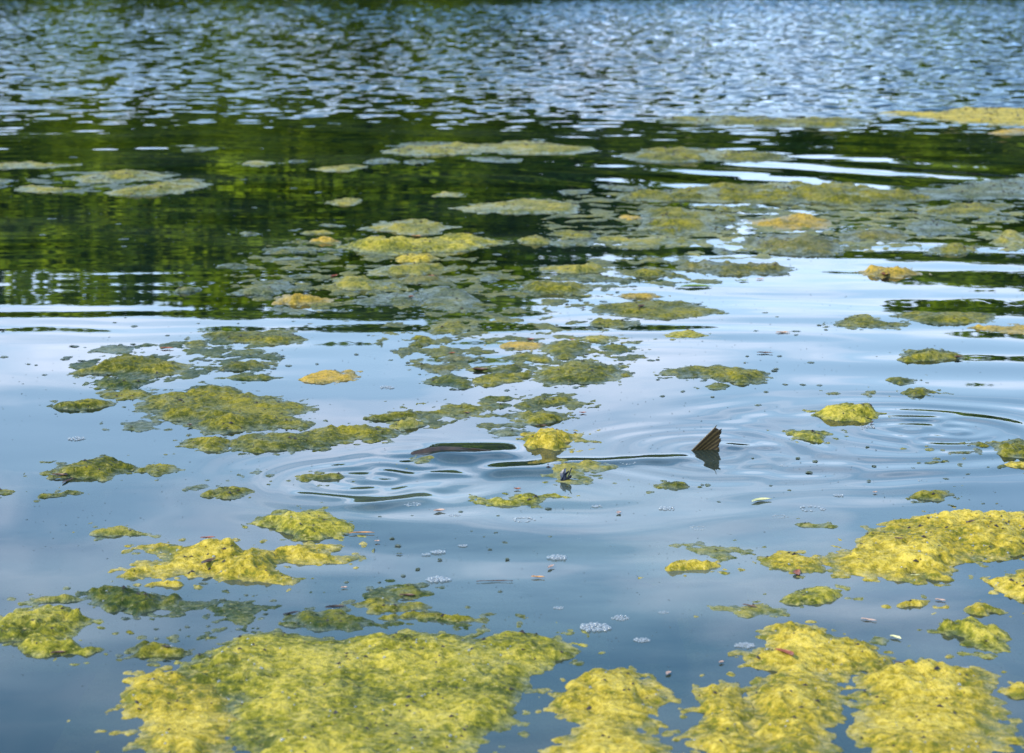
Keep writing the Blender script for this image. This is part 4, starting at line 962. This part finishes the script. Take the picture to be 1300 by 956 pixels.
LEAVES = [
 (967, 637, 27, 30, 'cream', 'curled cream leaf floating on blue water behind the large ochre mat', .30, .12, .12),
 (1103, 788, 18, -30, 'pink', 'slim pinkish leaf floating between the yellow mats at lower right', .16, .03, .02),
 (1137, 811, 12, -50, 'cream', 'cream leaf tip at the edge of the thin straw film', .35, .1, .1),
 (1194, 763, 12, -30, 'pink', 'small pinkish leaf beside the small round yellow mound', .25, .05, .05),
 (1162, 723, 11, 0, 'cream', 'pale sliver of leaf on the water in front of the large ochre mat', .14, .02, .02),
 (995, 834, 20, -55, 'red', 'curled red brown leaf lying on the foreground yellow mat', .30, .30, .25),
 (1144, 843, 17, -20, 'brown', 'dark brown twig leaf on the nearest right yellow mat', .16, .12, .1),
 (1232, 665, 14, 40, 'brown', 'dark brown leaf on the large ochre mat near the right edge', .24, .1, .05),
 (1141, 689, 10, -30, 'brown', 'small brown leaf in the middle of the large ochre mat', .35, .1, .05),
 (1014, 729, 9, 80, 'red', 'small red brown leaf stub at the tip of the olive lobe', .4, .2, .1),
 (952, 772, 17, -35, 'brown', 'brown twig leaf lying on the straw patch behind the foreground mat', .22, .15, .1),
 (264, 684, 18, 10, 'red', 'red brown leaf at the back of the large yellow mat', .26, .12, .05),
 (265, 705, 16, 60, 'brown', 'dark brown leaf in the middle of the large yellow mat', .30, .15, .05),
 (74, 822, 18, 15, 'brown', 'brown leaf lying on the rounded yellow lump', .30, .08, .08),
 (211, 824, 12, -20, 'dark', 'dark leaf on the olive mat left of the lime mat', .45, .12, .05),
 (426, 773, 26, 15, 'dark', 'dark curled leaf on top of the dark green mat behind the lime mat', .34, .18, .1),
 (370, 781, 20, 35, 'dark', 'dark narrow leaf at the left of the dark green mat', .22, .1, .05),
 (517, 754, 20, 0, 'brown', 'brown leaf on the ragged dark green patch', .30, .12, .1),
 (459, 678, 32, 5, 'orange', 'orange twig like leaf floating right of the large yellow mat', .12, .04, .1),
 (558, 650, 15, 20, 'pink', 'pinkish curled leaf floating in front of the ripples', .5, .3, .1),
 (683, 734, 17, -8, 'orange', 'orange brown leaf floating in the middle of the foreground water', .25, .12, .05),
 (628, 739, 46, 3, 'brown', 'long thin brown stem floating left of the orange brown leaf', .035, .01, .05),
 (700, 721, 9, 60, 'pink', 'small pinkish leaf near the foam disc at centre', .3, .2, .1),
 (76, 603, 20, -10, 'brown', 'red brown leaf at the left tip of the olive mat alone at left', .35, .12, .1),
 (212, 443, 17, -5, 'red', 'reddish brown leaf floating above the brownish olive mat', .3, .1, .05),
 (610, 471, 20, -5, 'brown', 'brown rounded lump of leaf on the olive mat in the centre', .55, .35, .05),
 (674, 432, 10, 20, 'red', 'red brown leaf speck on the centre cluster behind the ochre patch', .5, .3, .1),
 (726, 432, 7, 0, 'red', 'small red leaf speck on the yellow olive mat', .5, .3, .1),
 (574, 450, 9, 30, 'red', 'small reddish leaf on the dark mat at the back of the cluster', .5, .3, .1),
 (994, 423, 18, 0, 'orange', 'orange brown leaf floating on white water at right', .24, .08, .05),
 (971, 449, 20, -10, 'brown', 'brown and green leaf scrap floating below the orange brown leaf', .22, .1, .1),
 (884, 365, 40, 5, 'green', 'long green leaf lying on the bright water at right of centre', .28, .05, .05),
 (944, 357, 13, 0, 'green', 'small bright green leaf below the dark brown mat', .4, .15, .05),
 (965, 355, 10, 0, 'orange', 'small orange leaf right of the small bright green leaf', .3, .1, .05),
 (1126, 346, 9, 70, 'red', 'red brown leaf bit on the ochre mat at right', .5, .3, .1),
 (425, 352, 8, 70, 'red', 'red brown leaf bit at the left end of the straw mat with a dark hole', .4, .3, .1),
 (522, 378, 7, 30, 'red', 'small red leaf bit on the grey olive mat left of centre', .6, .3, .1),
 (548, 351, 8, 0, 'red', 'pinkish red leaf bit on the pinkish grey film', .5, .3, .1),
 (529, 297, 14, 0, 'orange', 'orange leaf streak at the front of the pale straw mat', .3, .2, .05),
 (657, 622, 9, 0, 'red', 'red brown bit on the flat yellow scrap in front of the dark scrap', .5, .4, .1),
 (741, 392, 6, 40, 'brown', 'tiny brown bit at the left of the long dark olive mat', .5, .3, .1),
 (815, 393, 8, 60, 'brown', 'brown bit in the middle of the long dark olive mat', .6, .4, .1),
 (1217, 453, 11, 20, 'brown', 'brown stub on the right end of the olive mat with a dark stub', .6, .4, .1),
 (740, 525, 9, 0, 'red', 'small red leaf bit on the bright yellow clump', .4, .3, .1),
 (688, 535, 14, 0, 'brown', 'dark reddish stem along the front of the two knobbed lump', .2, .1, .1),
 (742, 461, 10, 0, 'dark', 'dark leaf bit on the crest of the domed dark olive mat', .4, .2, .1),
 (593, 524, 8, 0, 'brown', 'dark bit on the knobbly green strip', .6, .3, .1),
 (267, 494, 9, 40, 'dark', 'dark scrap on the back rim of the broad many lumped mat', .7, .4, .1),
 (241, 539, 7, 20, 'brown', 'brown scrap at the left edge of the broad many lumped mat', .6, .4, .1),
 (87, 612, 12, 70, 'brown', 'thin brown stem hanging from the mat with red brown litter', .15, .1, .1),
 (1108, 538, 8, 70, 'brown', 'thin brown stem standing on the round topped mat', .12, .2, .1),
 (437, 747, 8, 0, 'pink', 'pale pink petal on the water behind the thin olive strip', .4, .1, .05),
 (479, 688, 7, 0, 'pink', 'tiny pink petal below the orange twig like leaf', .45, .1, .05),
 (786, 652, 5, 70, 'pink', 'tiny pale petal right of the centre water', .5, .1, .05),
 (1111, 626, 6, 0, 'pink', 'tiny pink petal in the blue water at right', .5, .1, .05),
 (849, 856, 7, 60, 'pink', 'tiny pink petal in the lower blue water right of the yellow dome', .5, .1, .05),
 (916, 842, 7, 30, 'pink', 'tiny grey pink petal left of the foreground yellow mat', .6, .2, .05),
]
for a in LEAVES:
    leaf(a[0], a[1], a[2], a[3], a[4], a[5], a[6], a[7] * 0.3, a[8])

# the dark upright scrap: a crumpled feather like tuft
x, y = at(715, 611); z = max(surface(x, y), 0)
bm = bmesh.new()
for j in range(7):
    a0 = j * 0.9; prev = None
    for k in range(6):
        f = k / 5
        c = Vector((0.006 * math.cos(a0) + (0.004 + 0.016 * (j % 3 == 0)) * f + 0.002 * math.sin(5 * f + j), 0.006 * math.sin(a0) + 0.01 * f * math.sin(a0), 0.036 * f * (1 - 0.08 * j)))
        w = 0.0075 * math.sin(math.pi * (0.12 + 0.86 * f)) + 0.001
        d = Vector((math.cos(a0 + 1.2), math.sin(a0 + 1.2), 0.1)); nn = Vector((-math.sin(a0 + 1.2), math.cos(a0 + 1.2), 0))
        row = [bm.verts.new(c + d * w * s + nn * 0.0018 * t) for s, t in ((-1, 0), (0, 1), (1, 0), (0, -1))]
        if prev:
            for i_ in range(4): bm.faces.new((prev[i_], prev[(i_ + 1) % 4], row[(i_ + 1) % 4], row[i_]))
        prev = row
me = bpy.data.meshes.new('dark_scrap'); bm.to_mesh(me); bm.free()
o = obj('feather_scrap', me, plain('scrap_dark', (0.004, 0.005, 0.010), (0.03, 0.04, 0.07), 0.4), label='dark blue black scrap standing upright on the pale green raft in front of the fish', category='scrap')
o.location = (x, y, z - 0.002)

# ------------------------------------------------------------------ foam: rafts of bubbles
m_foam, nt, N, L, b = material('bubble_skin')
lw = N.new('ShaderNodeLayerWeight'); lw.inputs['Blend'].default_value = 0.35
tr = N.new('ShaderNodeBsdfTransparent')
b.inputs['Base Color'].default_value = (0.27, 0.30, 0.31, 1); b.inputs['Roughness'].default_value = 0.12
mx = N.new('ShaderNodeMixShader')
mr = N.new('ShaderNodeMapRange'); mr.inputs[1].default_value = 0.0; mr.inputs[2].default_value = 0.8; mr.inputs[3].default_value = 0.35; mr.inputs[4].default_value = 0.95
L.new(lw.outputs['Facing'], mr.inputs[0]); L.new(mr.outputs[0], mx.inputs[0])
L.new(tr.outputs[0], mx.inputs[1]); L.new(b.outputs[0], mx.inputs[2]); L.new(mx.outputs[0], N['Material Output'].inputs[0])
ICO = bmesh.new(); bmesh.ops.create_icosphere(ICO, subdivisions=2, radius=1)
IV = np.array([v.co[:] for v in ICO.verts]); IF = np.array([[v.index for v in f.verts] for f in ICO.faces]); ICO.free()
keep = (IV[IF][:, :, 2].min(1) > -0.35); IF = IF[keep]
def foam(px, py, wpx, label, ring=False, seed=0, dens=1.0):
    x, y = at(px, py); sc = math.hypot(x, y, CAM_H) / FPX
    R = wpx * sc / 2
    rng = np.random.default_rng(900 + seed)
    pts, rad = [], []
    n = int((26 if ring else 60) * dens)
    for t in range(n * 6):
        if len(pts) >= n: break
        a, r = rng.uniform(0, 6.283), (rng.uniform(0.82, 1.0) if ring else math.sqrt(rng.uniform(0, 1)))
        p = np.array([math.cos(a) * r * R, math.sin(a) * r * R * 0.85]) + rng.normal(size=2) * R * 0.06
        q = R * rng.uniform(0.06, 0.20) * (0.7 if ring else 1)
        if all(np.hypot(*(p - p2)) > 0.72 * (q + q2) for p2, q2 in zip(pts, rad)): pts.append(p); rad.append(q)
    co = np.concatenate([IV * np.array([q, q, q * 0.75]) + np.array([p[0], p[1], q * 0.1]) for p, q in zip(pts, rad)])
    fa = np.concatenate([IF + len(IV) * k for k in range(len(pts))])
    me = mesh_np('foam', co, fa)
    o = obj('foam_patch', me, m_foam, label=label, category='foam', group='foam patches on the water')
    o.location = (x, y, 0.0005)
FOAM = [
 (756, 797, 38, 'largest foam disc, full of white bubbles, right of the lime mat', 0, 1.5),
 (708, 708, 24, 'second foam disc with dark gaps, on the centre foreground water', 0, 1.1),
 (788, 785, 22, 'thin oval of foam above right of the largest foam disc', 0, .8),
 (815, 813, 20, 'foam oval right of the largest foam disc', 0, .8),
 (709, 772, 13, 'small foam cluster above left of the largest foam disc', 0, .7),
 (843, 778, 13, 'small dark rimmed foam cluster right of the thin foam oval', 0, .6),
 (665, 660, 28, 'ring of fine bubbles behind the second foam disc', 1, 1.3),
 (847, 646, 20, 'foam lens on the right of the centre water', 0, .8),
 (758, 643, 14, 'small foam lens right of the flat yellow scrap', 0, .6),
 (731, 684, 13, 'faint foam lens above right of the second foam disc', 1, .7),
 (557, 701, 18, 'foam cluster with dark bits left of centre', 0, .8),
 (541, 704, 11, 'small bubble heap left of the foam cluster with dark bits', 0, .5),
 (458, 642, 20, 'foam mound in the ripples at left', 0, .8),
 (522, 641, 24, 'foam smear right of the foam mound in the ripples', 0, .8),
 (577, 655, 14, 'foam lens right of the pinkish curled leaf', 0, .7),
 (579, 662, 12, 'small foam lens under the foam lens by the pinkish leaf', 0, .5),
 (556, 736, 28, 'foam flake with a pale top right of the ragged dark patch', 0, .9),
 (588, 693, 12, 'small white foam dab at centre left', 0, .6),
 (1171, 610, 13, 'foam oval in front of the brown grey sliver at right', 1, .7),
 (1065, 629, 12, 'small foam dab right of the curled cream leaf', 0, .6),
 (995, 591, 11, 'ring of bubbles in front of the tail rings', 1, .6),
 (1102, 542, 18, 'foam dome in the rings between two green mounds', 0, .6),
 (886, 671, 22, 'faint foam ring left of the thin straw patch at right', 1, .9),
 (990, 656, 18, 'foam line right below the curled cream leaf', 1, .8),
 (1031, 646, 30, 'thin foam streak above the straw patch at right', 1, 1.0),
 (946, 820, 24, 'white foam fringe at the left of the foreground yellow mat', 0, 1.1),
 (870, 583, 14, 'bubble patch just in front of the wake left of the tail', 1, .7),
 (797, 588, 20, 'bubble ring in front of the long wake', 1, .8),
 (97, 557, 22, 'foam dab on the pale water at far left', 0, .6),
 (492, 492, 18, 'dark foam dab right of the golden patch', 0, .6),
]
for k, f in enumerate(FOAM): foam(f[0], f[1], f[2], f[3], f[4], k, f[5])

# ------------------------------------------------------------------ loose flecks of algae and specks of litter
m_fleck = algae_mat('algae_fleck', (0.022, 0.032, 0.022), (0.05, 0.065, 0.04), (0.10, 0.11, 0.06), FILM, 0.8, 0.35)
FL = []
for k in range(12):
    rng = np.random.default_rng(300 + k); n = 11
    r = 0.5 * (0.55 + 0.45 * rng.uniform(size=n)); a = np.arange(n) * 2 * np.pi / n
    rim = np.stack([r * np.cos(a), r * np.sin(a), np.full(n, -0.05)], 1)
    mid = np.stack([0.6 * r * np.cos(a + .1), 0.6 * r * np.sin(a + .1), 0.08 + 0.12 * rng.uniform(size=n)], 1)
    co = np.concatenate([rim, mid, [[0, 0, 0.14]]])
    fa = [(i_, (i_ + 1) % n, n + (i_ + 1) % n, n + i_) for i_ in range(n)] + [(n + i_, n + (i_ + 1) % n, 2 * n) for i_ in range(n)]
    me = mesh_np('algae_fleck', co, None, True, fa); me.materials.append(m_fleck)
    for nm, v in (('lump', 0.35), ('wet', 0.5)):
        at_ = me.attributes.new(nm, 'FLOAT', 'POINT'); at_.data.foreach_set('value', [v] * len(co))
    FL.append(me)
def free(x, y):
    return surface(x, y) <= 0
rng = random.Random(21)
ZONES = [  # photo box, how many, width range in photo pixels, group, label
 ((0, 395, 520, 480), 46, (5, 16), 'flecks on the pale water at left', 'tiny flat algae fleck on the pale water at left, by the mirrored tree tops'),
 ((640, 395, 1060, 520), 40, (5, 15), 'flecks on the pale water right of centre', 'tiny flat algae fleck on the pale water between centre and right mats'),
 ((300, 290, 640, 400), 52, (5, 18), 'flecks in the dark reflection left of centre', 'small pale algae fleck among the mats on the dark reflection left of centre'),
 ((640, 300, 900, 420), 34, (5, 16), 'flecks at the rim of the reflection', 'small pale algae fleck where the reflection ends right of centre'),
 ((1000, 235, 1300, 330), 34, (5, 18), 'flecks around the right cluster', 'small grey algae fleck around the films of the right cluster'),
 ((0, 180, 420, 400), 16, (7, 16), 'flecks on the dark green reflection at left', 'lone pale algae fleck on the dark green reflection at left'),
 ((140, 740, 360, 840), 14, (6, 15), 'flecks behind the lime mat', 'small dark algae fleck between the mats at lower left'),
 ((420, 640, 700, 770), 24, (5, 13), 'flecks on the centre foreground water', 'small dark fleck on the foreground water behind the lime mat'),
 ((850, 560, 1300, 640), 20, (5, 12), 'flecks in the tail rings', 'tiny algae fleck on the rings right of the tail'),
]
for (bx, num, wr, grp, lab) in ZONES:
    got = 0
    for t in range(num * 8):
        if got >= num: break
        px, py = rng.uniform(bx[0], bx[2]), rng.uniform(bx[1], bx[3])
        x, y = at(px, py)
        if not free(x, y): continue
        got += 1
        w = rng.triangular(wr[0], wr[1], wr[0] + 1) * math.hypot(x, y, CAM_H) / FPX
        o = obj('algae_fleck', FL[rng.randrange(12)], None, label=lab, category='algae fleck', group=grp)
        o.location = (x, y, 0.001); o.rotation_euler = (0, 0, rng.uniform(0, 6.28)); o.scale = (w, w * rng.uniform(0.7, 1.6), min(w, 0.02) * 0.6)

def scatter(name, pts, sizes, mat, seed, flat=0.5):
    r = np.random.default_rng(seed); n = len(pts)
    base = np.array([(-.5, -.3, 0), (.5, -.25, 0), (.45, .3, 0), (-.5, .25, 0), (0, 0, .5)])
    fa = np.array([(0, 1, 4), (1, 2, 4), (2, 3, 4), (3, 0, 4)])
    a = r.uniform(0, 6.283, n); el = r.uniform(0.5, 1.0, n)
    c, s = np.cos(a), np.sin(a)
    V = base[None] * np.array([1, 1, flat]) * sizes[:, None, None]
    V[:, :, 1] *= el[:, None]
    W = np.stack([V[:, :, 0] * c[:, None] - V[:, :, 1] * s[:, None], V[:, :, 0] * s[:, None] + V[:, :, 1] * c[:, None], V[:, :, 2]], -1) + pts[:, None, :]
    q = (fa[None] + 5 * np.arange(n)[:, None, None]).reshape(-1, 3)
    return mesh_np(name, W.reshape(-1, 3), q, smooth=False)
# dark crumbs of litter caught on the mats
rg = np.random.default_rng(77); pts = []
for (x0, y0, rx, ry, Z) in HEIGHTS:
    ok = np.argwhere(Z > 0.006)
    if not len(ok): continue
    area = len(ok) * rx * ry
    n = int(min(300, area * 330 + 1))
    for r_, c_ in ok[rg.integers(0, len(ok), n)]:
        if noise(np.array([(x0 + c_ * rx) / 0.2]), np.array([(y0 + r_ * ry) / 0.2]), 55)[0] > -0.25:
            pts.append((x0 + c_ * rx, y0 + r_ * ry, Z[r_, c_] + 0.0005))
pts = np.array(pts); sz = rg.uniform(0.0035, 0.0095, len(pts)) * rg.choice([1, 1, 1, 1.8], len(pts)) * np.maximum(1, pts[:, 1] / 9)
obj('litter_crumbs', scatter('litter_crumbs', pts, sz, None, 3, 0.7), LM['dark'], kind='stuff', label='dark crumbs of litter caught on the algae mats')
# fine scum drifting on the open water
pts, sz = [], []
while len(pts) < 2800:
    px, py = rg.uniform(-40, 1340), rg.uniform(370, 880) if rg.uniform() < 0.8 else rg.uniform(230, 400)
    x, y = at(px, py)
    if fbm(np.array([x / 0.6]), np.array([y / 0.9]), 66, 3)[0] < rg.uniform(-0.5, 0.7): continue
    pts.append((x, y, 0.0008)); sz.append(rg.uniform(0.6, 2.3) * math.hypot(x, y, CAM_H) / FPX * (1.4 if rg.uniform() < 0.15 else 1))
obj('floating_scum', scatter('floating_scum', np.array(pts), np.array(sz), None, 4, 0.3), plain('scum', (0.02, 0.03, 0.025), (0.09, 0.10, 0.08), 0.4), kind='stuff', label='fine specks of scum drifting on the open water')

# gas bubbles caught in the near mats
ICO = bmesh.new(); bmesh.ops.create_icosphere(ICO, subdivisions=1, radius=1)
BV = np.array([v.co[:] for v in ICO.verts]); BF = np.array([[v.index for v in f.verts] for f in ICO.faces]); ICO.free()
pts, sz = [], []
for (x0, y0, rx, ry, Z) in HEIGHTS:
    if y0 > 6.0: continue
    ok = np.argwhere(Z > 0.004)
    if not len(ok): continue
    for r_, c_ in ok[rg.integers(0, len(ok), int(min(220, len(ok) * rx * ry * 420)))]:
        x, y = x0 + c_ * rx, y0 + r_ * ry
        if noise(np.array([x / 0.12]), np.array([y / 0.12]), 58)[0] > 0.0: pts.append((x, y, Z[r_, c_])); sz.append(rg.uniform(0.0012, 0.0034) * (1.5 if rg.uniform() < 0.1 else 1))
co = (BV[None] * np.array(sz)[:, None, None] + np.array(pts)[:, None, :]).reshape(-1, 3)
fa = (BF[None] + len(BV) * np.arange(len(pts))[:, None, None]).reshape(-1, 3)
obj('gas_bubbles', mesh_np('gas_bubbles', co, fa), m_foam, kind='stuff', label='tiny gas bubbles caught in the near algae mats')
